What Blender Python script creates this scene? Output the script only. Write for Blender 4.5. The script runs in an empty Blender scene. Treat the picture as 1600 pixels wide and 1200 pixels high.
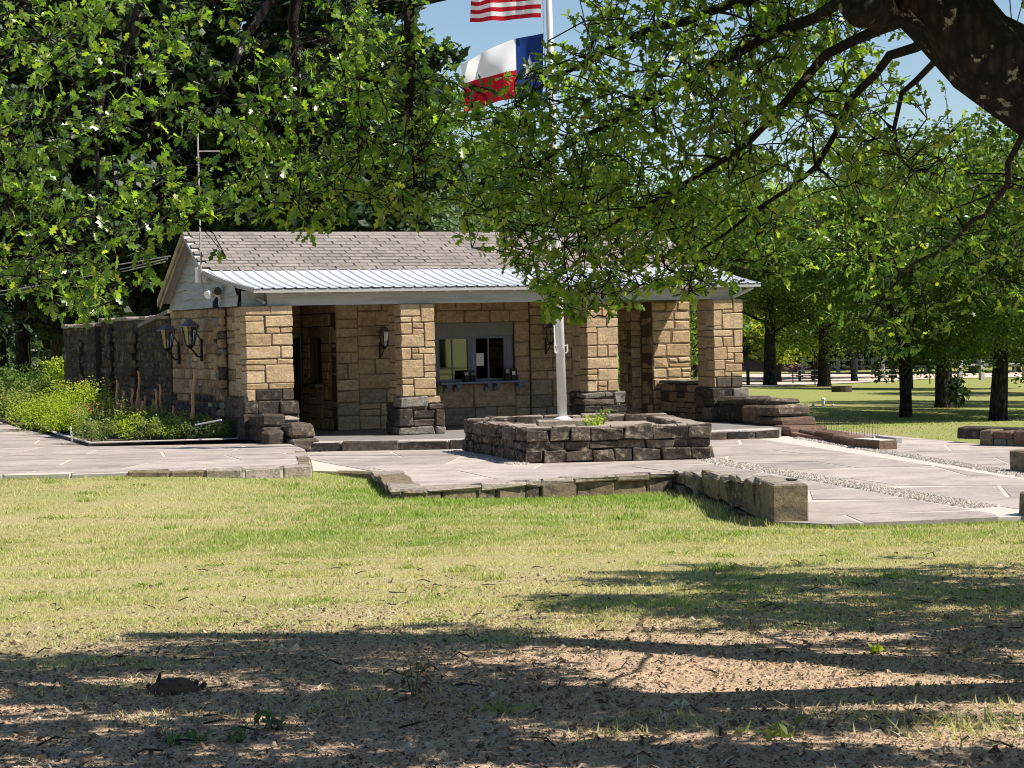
import bpy, bmesh, math, random
import numpy as np
from mathutils import Vector, Matrix
rad = math.radians
SC = bpy.context.scene
COL = SC.collection
rng = random.Random(7)
nr = np.random.default_rng(11)

# ------------------------------------------------------------------ camera
FPX, PITCH, ROLL, YAW = 3313.7, rad(1.396), rad(1.243), rad(24.697)   # focal length in photo pixels, tilt, roll, heading
CAM = np.array([-12.366, -39.064, 1.991])
FWD = np.array([math.sin(YAW), math.cos(YAW)])
RGT = np.array([math.cos(YAW), -math.sin(YAW)])
def ray(x, y):
    a, b = x - 800, y - 600
    X = a * math.cos(ROLL) - b * math.sin(ROLL); d = a * math.sin(ROLL) + b * math.cos(ROLL)
    Y = FPX * math.cos(PITCH) - d * math.sin(PITCH); Z = -d * math.cos(PITCH) - FPX * math.sin(PITCH)
    return np.array([X * math.cos(YAW) + Y * math.sin(YAW), -X * math.sin(YAW) + Y * math.cos(YAW), Z])
def G(x, y, z):                      # where a line of sight meets a level plane
    v = ray(x, y); return CAM + v * ((z - CAM[2]) / v[2])
def A(x, y, D):                      # a point on a line of sight at a distance
    return CAM + ray(x, y) * (D / FPX)
def dist(x, y): return (x - CAM[0]) * FWD[0] + (y - CAM[1]) * FWD[1]
def lat(x, y): return (x - CAM[0]) * RGT[0] + (y - CAM[1]) * RGT[1]
cd = bpy.data.cameras.new('camera'); cam = bpy.data.objects.new('camera', cd); COL.objects.link(cam)
cd.sensor_width = 36; cd.lens = FPX / 1600 * 36; cd.clip_start = .1; cd.clip_end = 4000
f0 = ray(800, 600); fx = Vector(ray(801, 600) - f0).normalized(); fd = Vector(ray(800, 601) - f0).normalized(); ff = Vector(f0).normalized()
cam.matrix_world = Matrix(((fx.x, -fd.x, -ff.x, CAM[0]), (fx.y, -fd.y, -ff.y, CAM[1]), (fx.z, -fd.z, -ff.z, CAM[2]), (0, 0, 0, 1)))
SC.camera = cam

# ------------------------------------------------------------------ light
SUN_EL, SUN_AZ = rad(52), rad(52)    # azimuth measured from the facade normal towards +x
sd = Vector((math.sin(SUN_AZ) * math.cos(SUN_EL), -math.cos(SUN_AZ) * math.cos(SUN_EL), math.sin(SUN_EL)))
W = bpy.data.worlds.new('World'); SC.world = W; W.use_nodes = True
wn = W.node_tree.nodes; wl = W.node_tree.links
sky = wn.new('ShaderNodeTexSky'); sky.sky_type = 'NISHITA'; sky.sun_disc = False
sky.sun_elevation = SUN_EL; sky.sun_rotation = math.atan2(sd.x, sd.y)
sky.air_density = 1.0; sky.dust_density = .1; sky.ozone_density = 2.6
wn['Background'].inputs['Strength'].default_value = .075
wl.new(sky.outputs[0], wn['Background'].inputs['Color'])
sl = bpy.data.lights.new('sun', 'SUN'); sl.energy = 4.9; sl.angle = rad(.53); sl.color = (1, .95, .87)
so = bpy.data.objects.new('sun', sl); COL.objects.link(so); so.rotation_euler = sd.to_track_quat('Z', 'Y').to_euler()
SC.view_settings.view_transform = 'Standard'; SC.view_settings.look = 'None'
SC.view_settings.gamma = 1; SC.view_settings.use_curve_mapping = False; SC.view_settings.exposure = .68
SC.render.engine = 'CYCLES'
SC.cycles.max_bounces = 7; SC.cycles.diffuse_bounces = 5; SC.cycles.transparent_max_bounces = 6
SC.cycles.use_denoising = True; SC.cycles.denoising_prefilter = 'ACCURATE'; SC.cycles.filter_width = 1.05; SC.cycles.sample_clamp_indirect = 6

# ------------------------------------------------------------------ object helpers
def obj(name, data, parent=None, kind=None, label=None, cat=None, group=None):
    o = bpy.data.objects.new(name, data); COL.objects.link(o)
    if parent is not None: o.parent = parent
    if kind: o['kind'] = kind
    if label: o['label'] = label
    if cat: o['category'] = cat
    if group: o['group'] = group
    return o
def thing(name, label, cat, loc=(0, 0, 0), group=None, rz=0):
    o = obj(name, None, None, None, label, cat, group); o.location = loc; o.rotation_euler = (0, 0, rz); o.empty_display_size = .2
    return o
def pyd(name, vs, fs, m, smooth=False):
    me = bpy.data.meshes.new(name); me.from_pydata([tuple(map(float, v)) for v in vs], [], fs)
    for k in (m if isinstance(m, (list, tuple)) else [m]): me.materials.append(k)
    if smooth: me.polygons.foreach_set('use_smooth', [True] * len(me.polygons))
    me.update(); return me
class MB:
    """collects shapes that make up one part"""
    def __init__(s): s.v, s.f, s.mi = [], [], []
    def add(s, vs, fs, mi=0):
        n = len(s.v); s.v += [tuple(map(float, v)) for v in vs]; s.f += [tuple(n + i for i in f) for f in fs]; s.mi += [mi] * len(fs)
    def box(s, x0, x1, y0, y1, z0, z1, M=None, mi=0):
        vs = [Vector((x, y, z)) for x in (x0, x1) for y in (y0, y1) for z in (z0, z1)]
        if M is not None: vs = [M @ v for v in vs]
        s.add(vs, [(0, 1, 3, 2), (4, 6, 7, 5), (0, 4, 5, 1), (2, 3, 7, 6), (0, 2, 6, 4), (1, 5, 7, 3)], mi)
    def tube(s, pts, rs, n=6, mi=0, cap=True):
        pts = [Vector(p) for p in pts]
        if not isinstance(rs, (list, tuple)): rs = [rs] * len(pts)
        rings = []; ref = None
        for i, p in enumerate(pts):
            t = (pts[min(i + 1, len(pts) - 1)] - pts[max(i - 1, 0)])
            if t.length < 1e-9: t = Vector((0, 0, 1))
            t.normalize()
            if ref is None: ref = Vector((1, 0, 0)) if abs(t.x) < .8 else Vector((0, 1, 0))
            a = ref - t * ref.dot(t); a.normalize(); ref = a; b = t.cross(a)
            rings.append([p + (a * math.cos(2 * math.pi * k / n) + b * math.sin(2 * math.pi * k / n)) * rs[i] for k in range(n)])
        vs = [v for r in rings for v in r]; fs = []
        for i in range(len(pts) - 1):
            for k in range(n):
                fs.append((i * n + k, i * n + (k + 1) % n, (i + 1) * n + (k + 1) % n, (i + 1) * n + k))
        if cap: fs.append(tuple(range(n))[::-1]); fs.append(tuple((len(pts) - 1) * n + k for k in range(n)))
        s.add(vs, fs, mi)
    def lathe(s, c, prof, n=10, mi=0):
        c = Vector(c); vs = []; fs = []
        for r, z in prof: vs += [c + Vector((r * math.cos(2 * math.pi * k / n), r * math.sin(2 * math.pi * k / n), z)) for k in range(n)]
        for i in range(len(prof) - 1):
            for k in range(n): fs.append((i * n + k, i * n + (k + 1) % n, (i + 1) * n + (k + 1) % n, (i + 1) * n + k))
        fs.append(tuple(range(n))[::-1]); fs.append(tuple((len(prof) - 1) * n + k for k in range(n)))
        s.add(vs, fs, mi)
    def poly(s, pts, mi=0): s.add(pts, [tuple(range(len(pts)))], mi)
    def build(s, name, m, parent=None, smooth=False, **k):
        me = pyd(name, s.v, s.f, m, smooth)
        if any(s.mi): me.polygons.foreach_set('material_index', s.mi)
        return obj(name, me, parent, **k)
def prism(name, pts, z0, z1, m, parent=None, **k):
    n = len(pts); vs = [(p[0], p[1], z0) for p in pts] + [(p[0], p[1], z1) for p in pts]
    ar = sum(pts[i][0] * pts[(i + 1) % n][1] - pts[(i + 1) % n][0] * pts[i][1] for i in range(n))
    fs = [tuple(range(n)), tuple(range(n, 2 * n))[::-1]] + [(i, n + i, n + (i + 1) % n, (i + 1) % n) for i in range(n)]
    if ar > 0: fs = [f[::-1] for f in fs]
    return obj(name, pyd(name, vs, fs, m), parent, **k)
def clip(poly, conv):
    """the part of a polygon inside a convex counter-clockwise polygon"""
    ar = sum(conv[i][0] * conv[(i + 1) % len(conv)][1] - conv[(i + 1) % len(conv)][0] * conv[i][1] for i in range(len(conv)))
    if ar < 0: conv = conv[::-1]
    out = list(poly)
    for i in range(len(conv)):
        a, b = conv[i], conv[(i + 1) % len(conv)]; src, out = out, []
        ins = lambda p: (b[0] - a[0]) * (p[1] - a[1]) - (b[1] - a[1]) * (p[0] - a[0])
        for j in range(len(src)):
            p, q = src[j - 1], src[j]; ip, iq = ins(p), ins(q)
            if (ip >= 0) != (iq >= 0):
                t = ip / (ip - iq); out.append((p[0] + (q[0] - p[0]) * t, p[1] + (q[1] - p[1]) * t))
            if iq >= 0: out.append(q)
        if len(out) < 3: return []
    return out
def quads_mesh(name, V, nv, m, tint=None, smooth=False):
    """numpy: V (n, nv, 3) separate polygons as one mesh, tint (n, 3) an own colour each"""
    n = len(V); me = bpy.data.meshes.new(name)
    me.vertices.add(n * nv); me.vertices.foreach_set('co', np.ascontiguousarray(V, dtype=np.float32).ravel())
    me.loops.add(n * nv); me.loops.foreach_set('vertex_index', np.arange(n * nv, dtype=np.int32))
    me.polygons.add(n); me.polygons.foreach_set('loop_start', np.arange(0, n * nv, nv, dtype=np.int32))
    if tint is not None:
        at = me.attributes.new('tint', 'FLOAT_COLOR', 'POINT')
        c = np.ones((n, nv, 4), dtype=np.float32); c[:, :, :3] = tint[:, None, :]; at.data.foreach_set('color', c.ravel())
    me.materials.append(m); me.update(calc_edges=True)
    if smooth: me.polygons.foreach_set('use_smooth', [True] * n)
    return me

# ------------------------------------------------------------------ materials
def nt(name):
    m = bpy.data.materials.new(name); m.use_nodes = True; t = m.node_tree
    for n in list(t.nodes):
        if n.type != 'OUTPUT_MATERIAL': t.nodes.remove(n)
    return m, t, next(n for n in t.nodes if n.type == 'OUTPUT_MATERIAL')
class NB:
    def __init__(s, t): s.t = t
    def n(s, ty, **k):
        n = s.t.nodes.new(ty)
        for a, b in k.items():
            if a.startswith('i_'):
                key = a[2:]; key = int(key) if key.isdigit() else key.replace('_', ' ')
                if hasattr(b, 'is_linked') or isinstance(b, bpy.types.NodeSocket): s.t.links.new(b, n.inputs[key])
                else: n.inputs[key].default_value = b
            else: setattr(n, a, b)
        return n
    def ramp(s, fac, stops, interp='LINEAR'):
        r = s.n('ShaderNodeValToRGB'); r.color_ramp.interpolation = interp; e = r.color_ramp.elements
        while len(e) < len(stops): e.new(.5)
        for k, (p, c) in enumerate(stops):
            e[k].position = p; e[k].color = (*c, 1) if isinstance(c, (tuple, list)) else (c, c, c, 1)
        s.t.links.new(fac, r.inputs[0]); return r.outputs[0]
    def mix(s, fac, a, b, mode='MIX'):
        n = s.n('ShaderNodeMix', data_type='RGBA', blend_type=mode)
        for sock, v in ((n.inputs[0], fac), (n.inputs[6], a), (n.inputs[7], b)):
            if isinstance(v, bpy.types.NodeSocket): s.t.links.new(v, sock)
            else: sock.default_value = v if not isinstance(v, tuple) or len(v) == 4 else (*v, 1)
        return n.outputs[2]
    def noise(s, scale, detail=4, rough=.6, vec=None, out=0):
        n = s.n('ShaderNodeTexNoise'); n.inputs['Scale'].default_value = scale; n.inputs['Detail'].default_value = detail; n.inputs['Roughness'].default_value = rough
        if vec is not None: s.t.links.new(vec, n.inputs['Vector'])
        return n.outputs[out]
    def math(s, op, a, b=0.0, clamp=False):
        n = s.n('ShaderNodeMath', operation=op, use_clamp=clamp)
        for i, v in ((0, a), (1, b)):
            if isinstance(v, bpy.types.NodeSocket): s.t.links.new(v, n.inputs[i])
            else: n.inputs[i].default_value = v
        return n.outputs[0]
    def pos(s, scale=(1, 1, 1)):
        g = s.n('ShaderNodeNewGeometry'); mp = s.n('ShaderNodeMapping'); mp.inputs['Scale'].default_value = scale
        s.t.links.new(g.outputs['Position'], mp.inputs[0]); return mp.outputs[0]
    def finish(s, out, col, rough=.85, bump=None, bstr=.4, bdist=.02, metal=0, spec=.3):
        p = s.n('ShaderNodeBsdfPrincipled')
        for key, v in (('Base Color', col), ('Roughness', rough), ('Metallic', metal), ('Specular IOR Level', spec)):
            if isinstance(v, bpy.types.NodeSocket): s.t.links.new(v, p.inputs[key])
            else: p.inputs[key].default_value = (*v, 1) if isinstance(v, tuple) and len(v) == 3 else v
        if bump is not None:
            b = s.n('ShaderNodeBump'); b.inputs['Strength'].default_value = bstr; b.inputs['Distance'].default_value = bdist
            s.t.links.new(bump, b.inputs['Height']); s.t.links.new(b.outputs[0], p.inputs['Normal'])
        s.t.links.new(p.outputs[0], out.inputs[0]); return p
def stone_mat(name, stops, mott=.35, blot=None, blot_at=.62, scale=9, bstr=.6, streak=None):
    """each stone its own hue out of the ramp, bedded and mottled, with lichen or soot blotches"""
    m, t, out = nt(name); b = NB(t)
    oi = b.n('ShaderNodeObjectInfo'); tc = b.pos()
    base = b.ramp(oi.outputs['Random'], stops)
    n1 = b.noise(scale, 7, .72, tc); n2 = b.noise(scale * 2.8, 6, .8, tc); bed = b.noise(scale * .8, 5, .7, b.pos((.5, .5, 3.5)))
    base = b.mix(1.0, base, b.ramp(n1, [(.3, 1 - mott), (.5, 1.0), (.72, 1 + mott * .55)]), 'MULTIPLY')
    base = b.mix(1.0, base, b.ramp(bed, [(.35, .82), (.65, 1.12)]), 'MULTIPLY')
    base = b.mix(1.0, base, b.ramp(n2, [(.3, .6), (.5, 1.0), (.7, 1.28)]), 'MULTIPLY')
    if blot:
        f = b.ramp(b.noise(scale * .7, 8, .75, b.pos((1, 1, 1.3))), [(blot_at - .06, 0.0), (blot_at + .05, .9)])
        base = b.mix(f, base, blot)
    if streak:
        f = b.ramp(b.noise(5, 6, .72, b.pos((1.6, 1.6, .3))), [(.54, 0.0), (.66, .9)])
        base = b.mix(f, base, streak)
    h = b.mix(.5, n1, n2)
    b.finish(out, base, .94, h, min(1, bstr * 1.4), .05, 0, .2); return m
def flat_mat(name, c, rough=.7, var=.2, scale=6, bump=0, metal=0, spec=.3, stretch=(1, 1, 1), dirt=None):
    m, t, out = nt(name); b = NB(t); n = b.noise(scale, 6, .65, b.pos(stretch))
    col = b.mix(1.0, (*c, 1), b.ramp(n, [(.25, 1 - var), (.75, 1 + var)]), 'MULTIPLY')
    if dirt: col = b.mix(b.ramp(b.noise(scale * .4, 6, .7, b.pos(stretch)), [(.52, 0.0), (.7, .8)]), col, dirt)
    b.finish(out, col, rough, n if bump else None, bump, .01, metal, spec); return m
M = {}
M['sand'] = stone_mat('sandstone', [(0, (.36, .245, .135)), (.2, (.47, .335, .2)), (.4, (.42, .3, .165)), (.6, (.54, .4, .25)), (.8, (.4, .27, .145)), (1, (.5, .37, .225))], .3, (.27, .185, .11), .63, 7, .6)
M['sandin_bright'] = stone_mat('brightened sandstone of the shaded bay', [(0, (.52, .38, .23)), (.5, (.6, .45, .28)), (1, (.66, .5, .33))], .3, (.3, .21, .13), .64, 6, .5)  # brightness put into the stone colour to lift the shaded left bay
M['sandgrey'] = stone_mat('weathered sandstone', [(0, (.27, .205, .14)), (.5, (.34, .265, .18)), (1, (.4, .31, .205))], .35, (.17, .14, .11), .6, 6, .5)
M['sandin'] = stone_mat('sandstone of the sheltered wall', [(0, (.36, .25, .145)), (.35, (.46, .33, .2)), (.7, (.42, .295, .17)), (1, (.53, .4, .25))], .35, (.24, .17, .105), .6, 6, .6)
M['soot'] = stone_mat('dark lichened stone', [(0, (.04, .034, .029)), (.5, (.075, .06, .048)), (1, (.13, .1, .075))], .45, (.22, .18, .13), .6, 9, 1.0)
M['sootgrey'] = stone_mat('grey worn base stone', [(0, (.2, .18, .15)), (1, (.27, .24, .19))], .4, (.07, .06, .05), .58, 12, .9)
M['planter'] = stone_mat('brown fieldstone', [(0, (.062, .048, .037)), (.4, (.115, .088, .066)), (.7, (.085, .066, .051)), (1, (.175, .138, .104))], .45, (.36, .29, .22), .58, 9, 1.0)
M['cap'] = stone_mat('pale capstone', [(0, (.33, .27, .22)), (.5, (.4, .34, .28)), (1, (.3, .24, .19))], .4, (.13, .1, .08), .6, 9, .9)  # paler stone for the tops of rims, copings and edgings
M['edge'] = stone_mat('brown edging stone', [(0, (.2, .16, .1)), (.5, (.27, .21, .13)), (1, (.17, .13, .085))], .4, (.08, .065, .05), .57, 8, .9)
M['gardenwall'] = stone_mat('dark rubble stone', [(0, (.055, .038, .027)), (.5, (.095, .068, .047)), (1, (.14, .1, .068))], .5, (.045, .038, .033), .55, 8, 1.0, streak=(.27, .22, .16))
M['redstone'] = stone_mat('red brown stone', [(0, (.15, .095, .066)), (1, (.2, .13, .09))], .4, (.09, .055, .04), .6, 9, .8)
M['mortar'] = flat_mat('mortar', (.15, .1, .06), .95, .3, 20, .4)
M['mortardark'] = flat_mat('dark joint', (.045, .036, .028), .95, .3, 20, .4)
M['joint'] = flat_mat('pale paving joint', (.5, .44, .375), .9, .15, 8, .2)
M['concrete'] = flat_mat('pale concrete', (.5, .45, .4), .9, .15, 4, .2)
def paving_mat():
    m, t, out = nt('weathered paving'); b = NB(t); oi = b.n('ShaderNodeObjectInfo')
    base = b.ramp(oi.outputs['Random'], [(0, (.29, .245, .212)), (.3, (.38, .32, .28)), (.6, (.34, .285, .25)), (1, (.42, .355, .31))])
    n1 = b.noise(1.3, 8, .72, b.pos()); n2 = b.noise(30, 3, .6, b.pos())
    base = b.mix(1.0, base, b.ramp(n1, [(.3, .66), (.52, 1.0), (.75, 1.3)]), 'MULTIPLY')
    base = b.mix(1.0, base, b.ramp(n2, [(.3, .85), (.7, 1.12)]), 'MULTIPLY')
    st = b.ramp(b.noise(.8, 9, .75, b.pos((1, 1.2, 1))), [(.56, 0.0), (.68, .75)])
    base = b.mix(st, base, (.2, .165, .145))
    pale = b.ramp(b.noise(1.7, 9, .78, b.pos((.8, 1.2, 1))), [(.62, 0.0), (.72, .6)])
    base = b.mix(pale, base, (.56, .5, .43))
    b.finish(out, base, .9, n2, .25, .01); return m
M['paving'] = paving_mat()
M['porchfloor'] = flat_mat('grey porch floor', (.2, .18, .165), .85, .25, 3, .2)
M['nosing'] = flat_mat('pale step nosing', (.46, .41, .37), .9, .2, 8, .3, dirt=(.2, .17, .15))  # paler than the porch floor behind it
def shingle_mat():
    m, t, out = nt('shingle'); b = NB(t); oi = b.n('ShaderNodeObjectInfo')
    base = b.ramp(oi.outputs['Random'], [(0, (.2, .17, .15)), (.5, (.225, .192, .17)), (1, (.255, .217, .193))])
    n = b.noise(60, 3, .7, b.pos()); base = b.mix(1.0, base, b.ramp(n, [(.3, .75), (.7, 1.2)]), 'MULTIPLY')
    n2 = b.noise(1.3, 5, .7, b.pos()); base = b.mix(1.0, base, b.ramp(n2, [(.3, .8), (.7, 1.2)]), 'MULTIPLY')
    b.finish(out, base, .95, n, .5, .01); return m
M['shingle'] = shingle_mat()
M['shinglebase'] = flat_mat('pale worn shingle edge catching light', (.5, .45, .43), .95, .2, 10)  # pale base in the gaps stands for worn edges catching light
M['metal'] = flat_mat('galvanised roofing', (.54, .56, .61), .5, .1, 3, 0, .15, .5, (1, .3, 1), dirt=(.46, .46, .48))
M['trim'] = flat_mat('grey painted timber', (.36, .35, .33), .75, .15, 4, .2, stretch=(.4, 3, 6), dirt=(.22, .2, .18))
M['rafter'] = flat_mat('pale rafter end', (.52, .5, .46), .75, .15, 6)
M['siding'] = flat_mat('blue grey painted siding', (.33, .345, .34), .8, .22, 5, .3, stretch=(1, .4, 3), dirt=(.24, .24, .22))
M['barge'] = flat_mat('weathered barge board', (.3, .26, .17), .85, .3, 6, .3, stretch=(1, .5, .5), dirt=(.14, .12, .08))
M['frame'] = flat_mat('slate blue painted frame', (.17, .185, .235), .6, .12, 6)
M['framegrey'] = flat_mat('grey window header', (.2, .2, .185), .75, .12, 4)
M['black'] = flat_mat('black iron', (.012, .012, .013), .45, .2, 8, 0, .3, .5)
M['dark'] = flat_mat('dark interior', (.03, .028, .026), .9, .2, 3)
M['ceilingboard'] = flat_mat('ceiling boards', (.4, .34, .27), .85, .2, 4)
M['white'] = flat_mat('white paint', (.78, .78, .76), .5, .06, 5)
M['paper'] = flat_mat('paper', (.72, .72, .68), .8, .05, 5)
M['pole'] = flat_mat('painted flagpole', (.64, .62, .6), .45, .08, 5, 0, .1, .4)
M['lampglass'] = None
def glass_mat(name, tint, r0=.08):
    m, t, out = nt(name); b = NB(t)
    fr = b.n('ShaderNodeFresnel'); fr.inputs[0].default_value = 1.5
    fac = b.math('ADD', b.math('MULTIPLY', fr.outputs[0], 1.6), r0, True)
    tr = b.n('ShaderNodeBsdfTransparent'); tr.inputs[0].default_value = (*tint, 1)
    gl = b.n('ShaderNodeBsdfGlossy'); gl.inputs['Roughness'].default_value = .02
    mx = b.n('ShaderNodeMixShader'); t.links.new(fac, mx.inputs[0]); t.links.new(tr.outputs[0], mx.inputs[1]); t.links.new(gl.outputs[0], mx.inputs[2])
    t.links.new(mx.outputs[0], out.inputs[0]); return m
M['glass'] = glass_mat('window glass', (.55, .58, .55), .1)
M['lampglass'] = glass_mat('lantern glass', (.85, .85, .8), .12)
def bark_mat(name, a, c, lichen=None, sc=10):
    m, t, out = nt(name); b = NB(t)
    n = b.noise(sc, 7, .7, b.pos((1, 1, .35))); v = b.n('ShaderNodeTexVoronoi'); v.inputs['Scale'].default_value = sc * 1.6
    t.links.new(b.pos((1, 1, .35)), v.inputs['Vector'])
    col = b.ramp(n, [(.3, a), (.7, c)])
    col = b.mix(1.0, col, b.ramp(v.outputs['Distance'], [(.1, 1.35), (.55, .35)]), 'MULTIPLY')
    if lichen:
        f = b.ramp(b.noise(11, 5, .6, b.pos()), [(.6, 0.0), (.64, 1.0)]); f2 = b.ramp(b.noise(45, 3, .6, b.pos()), [(.42, 0.0), (.5, 1.0)])
        col = b.mix(b.math('MULTIPLY', f, f2), col, lichen)
    h = b.mix(.5, n, v.outputs['Distance'])
    b.finish(out, col, .95, h, 1.0, .09); return m
M['oakbark'] = bark_mat('oak bark', (.008, .007, .006), (.045, .038, .032), (.3, .31, .27), 16)
M['bark'] = bark_mat('tree bark', (.03, .025, .02), (.09, .075, .06), None, 8)
M['barkgrey'] = bark_mat('pale grey bark', (.06, .055, .048), (.16, .145, .125), None, 8)
def leaf_mat(name, stops, trans, tfac=.42, rough=.42, spec=.5, tint=False):
    m, t, out = nt(name); b = NB(t); g = b.n('ShaderNodeNewGeometry')
    if tint: a = b.n('ShaderNodeAttribute', attribute_name='tint'); col = a.outputs['Color']
    else:
        col = b.ramp(g.outputs['Random Per Island'], stops)
    p = b.n('ShaderNodeBsdfPrincipled'); p.inputs['Roughness'].default_value = rough; p.inputs['Specular IOR Level'].default_value = spec
    t.links.new(col, p.inputs['Base Color'])
    tr = b.n('ShaderNodeBsdfTranslucent'); tc = b.mix(1.0, col, (*trans, 1), 'MULTIPLY'); t.links.new(tc, tr.inputs[0])
    mx = b.n('ShaderNodeMixShader'); mx.inputs[0].default_value = tfac
    t.links.new(p.outputs[0], mx.inputs[1]); t.links.new(tr.outputs[0], mx.inputs[2]); t.links.new(mx.outputs[0], out.inputs[0]); return m
M['oakleaf'] = leaf_mat('oak leaf', [(0, (.035, .072, .015)), (.3, (.08, .148, .023)), (.65, (.14, .228, .031)), (.9, (.215, .305, .042)), (1, (.31, .34, .07))], (2.5, 2.6, .8), .46, .27, .7)
M['leafdark'] = leaf_mat('dark evergreen leaf', [(0, (.02, .038, .018)), (.6, (.035, .058, .024)), (1, (.055, .082, .03))], (1.6, 1.9, 1.0), .25, .5, .4)
M['leafmid'] = leaf_mat('mid green leaf', [(0, (.035, .07, .016)), (.5, (.08, .135, .025)), (1, (.18, .24, .04))], (2.2, 2.4, .95), .38, .48, .4)
M['leaflime'] = leaf_mat('yellow green leaf', [(0, (.17, .235, .02)), (.5, (.25, .325, .03)), (1, (.36, .41, .055))], (2.2, 2.3, .9), .4, .5, .4)
M['leafpale'] = leaf_mat('pale green leaf', [(0, (.07, .11, .045)), (.5, (.1, .15, .06)), (1, (.15, .2, .09))], (1.9, 2.1, 1.2), .35, .5, .4)
M['leafolive'] = leaf_mat('dusty garden leaf', [(0, (.11, .155, .035)), (.5, (.19, .24, .06)), (.85, (.26, .28, .1)), (1, (.32, .26, .12))], (2.0, 2.1, 1.1), .35, .5, .3)
M['grass'] = leaf_mat('grass blade', None, (1.7, 1.8, 1.0), .35, .6, .25, tint=True)
M['litter'] = leaf_mat('leaf litter', [(0, (.07, .05, .035)), (.3, (.16, .115, .08)), (.65, (.28, .21, .145)), (1, (.46, .37, .27))], (1.0, .9, .7), .05, .85, .2)
M['spike'] = flat_mat('dry flower spike', (.42, .24, .14), .9, .35, 40, .5)
M['orange'] = flat_mat('orange flower', (.55, .12, .05), .7, .3, 20)
M['stem'] = flat_mat('green stem', (.1, .13, .04), .8, .3, 10)
M['soil'] = flat_mat('garden soil', (.1, .075, .055), .95, .4, 8, .8)
M['mulch'] = flat_mat('red mulch', (.24, .14, .1), .95, .4, 30, .9)
M['rust'] = flat_mat('rusted steel', (.06, .04, .032), .8, .3, 12)
M['greywood'] = flat_mat('weathered grey timber', (.36, .335, .31), .85, .25, 8, .3, stretch=(1, 1, .3))
M['crumb'] = leaf_mat('earth crumbs', [(0, (.09, .06, .04)), (.4, (.25, .17, .11)), (.8, (.42, .31, .21)), (1, (.55, .45, .34))], (1, 1, 1), 0, .95, .1)
M['straw'] = leaf_mat('dead straw', [(0, (.2, .15, .09)), (.5, (.4, .32, .2)), (1, (.6, .52, .36))], (1, 1, .8), .1, .9, .15)
M['gravel'] = leaf_mat('pale gravel', [(0, (.2, .17, .14)), (.5, (.36, .31, .265)), (1, (.48, .42, .36))], (1, 1, 1), 0, .9, .2)
M['roaddust'] = flat_mat('dusty road', (.56, .44, .37), .95, .12, .5, .2, dirt=(.36, .28, .23))
M['bank'] = flat_mat('red earth bank', (.16, .085, .06), .95, .3, 2, .5)

# ------------------------------------------------------------------ terrain
def ctrl(px, py, D): p = A(px, py, D); return (p[0], p[1], p[2])
CP = []
for px in (-200, 300, 800, 1300, 1800):
    for D, z in ((4, .36), (8, .33), (13, .16), (18, -.04), (22, -.19)):
        p = A(px, 600, D); CP.append((p[0], p[1], z))
for px, D, z in ((-250, 30, -.14), (0, 34, -.1), (250, 35, -.08), (420, 35, -.11), (560, 34, -.26), (640, 28.6, -.26), (800, 30, -.4), (1040, 31, -.44), (1060, 28.5, -.32),
                 (900, 25.5, -.28), (1130, 27, -.32), (1190, 24, -.25), (1240, 22.8, -.2), (1330, 22.4, -.2), (1600, 22.8, -.2), (1900, 22.8, -.18)):
    p = A(px, 600, D); CP.append((p[0], p[1], z))
for x, y in ((-4, 0), (0, -3), (5, -3), (9, -3), (5, 3), (0, 3), (10, 3), (3, -8), (6, -12), (3.5, -16), (9, -8), (-2, 8), (6, -17.5), (1.6, -18), (2.2, -14.5), (3, -18.8)): CP.append((x, y, -.42))
CP += [(-5, 12, -.15), (-4, 25, -.1), (4, 30, -.15), (13.2, -1, -.24), (12.2, -8, -.22), (13, -11, -.2)]
for c in ((1415, 652, 62), (1475, 637, 74), (1557, 658, 58), (1290, 604, 122), (1200, 603, 122), (1350, 592, 150), (1250, 586, 168), (1500, 586, 162), (1650, 600, 120), (1300, 640, 66)): CP.append(ctrl(*c))
for a in range(0, 360, 30): CP.append((CAM[0] + 330 * math.cos(rad(a)), CAM[1] + 330 * math.sin(rad(a)), -1.6))
for px, D, z in ((-200, 80, 0), (200, 80, 0), (600, 80, -.3), (950, 80, -.8), (-200, 130, 0), (300, 130, -.2), (900, 140, -1.3)):
    p = A(px, 600, D); CP.append((p[0], p[1], z))
CP = np.array(CP)
def _tps():
    n = len(CP); d = np.sqrt(((CP[:, None, :2] - CP[None, :, :2]) ** 2).sum(-1)); K = np.where(d > 0, d ** 2 * np.log(d + 1e-12), 0) + np.eye(n) * .05
    P = np.c_[np.ones(n), CP[:, :2]]; S = np.block([[K, P], [P.T, np.zeros((3, 3))]])
    return np.linalg.solve(S, np.r_[CP[:, 2], 0, 0, 0])
TW = _tps()
def hgt(x, y):
    x = np.asarray(x, float); y = np.asarray(y, float); sh = x.shape; x = x.ravel(); y = y.ravel(); out = np.empty(len(x))
    for i in range(0, len(x), 20000):
        xx, yy = x[i:i + 20000], y[i:i + 20000]
        d = np.sqrt((xx[:, None] - CP[None, :, 0]) ** 2 + (yy[:, None] - CP[None, :, 1]) ** 2)
        out[i:i + 20000] = np.where(d > 0, d ** 2 * np.log(d + 1e-12), 0) @ TW[:-3] + TW[-3] + TW[-2] * xx + TW[-1] * yy
    r = np.hypot(x - CAM[0], y - CAM[1]); t = np.clip((r - 200) / 120, 0, 1)
    return (out * (1 - t) - 1.6 * t).reshape(sh)
def h1(x, y): return float(hgt(np.array([x]), np.array([y]))[0])

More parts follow.
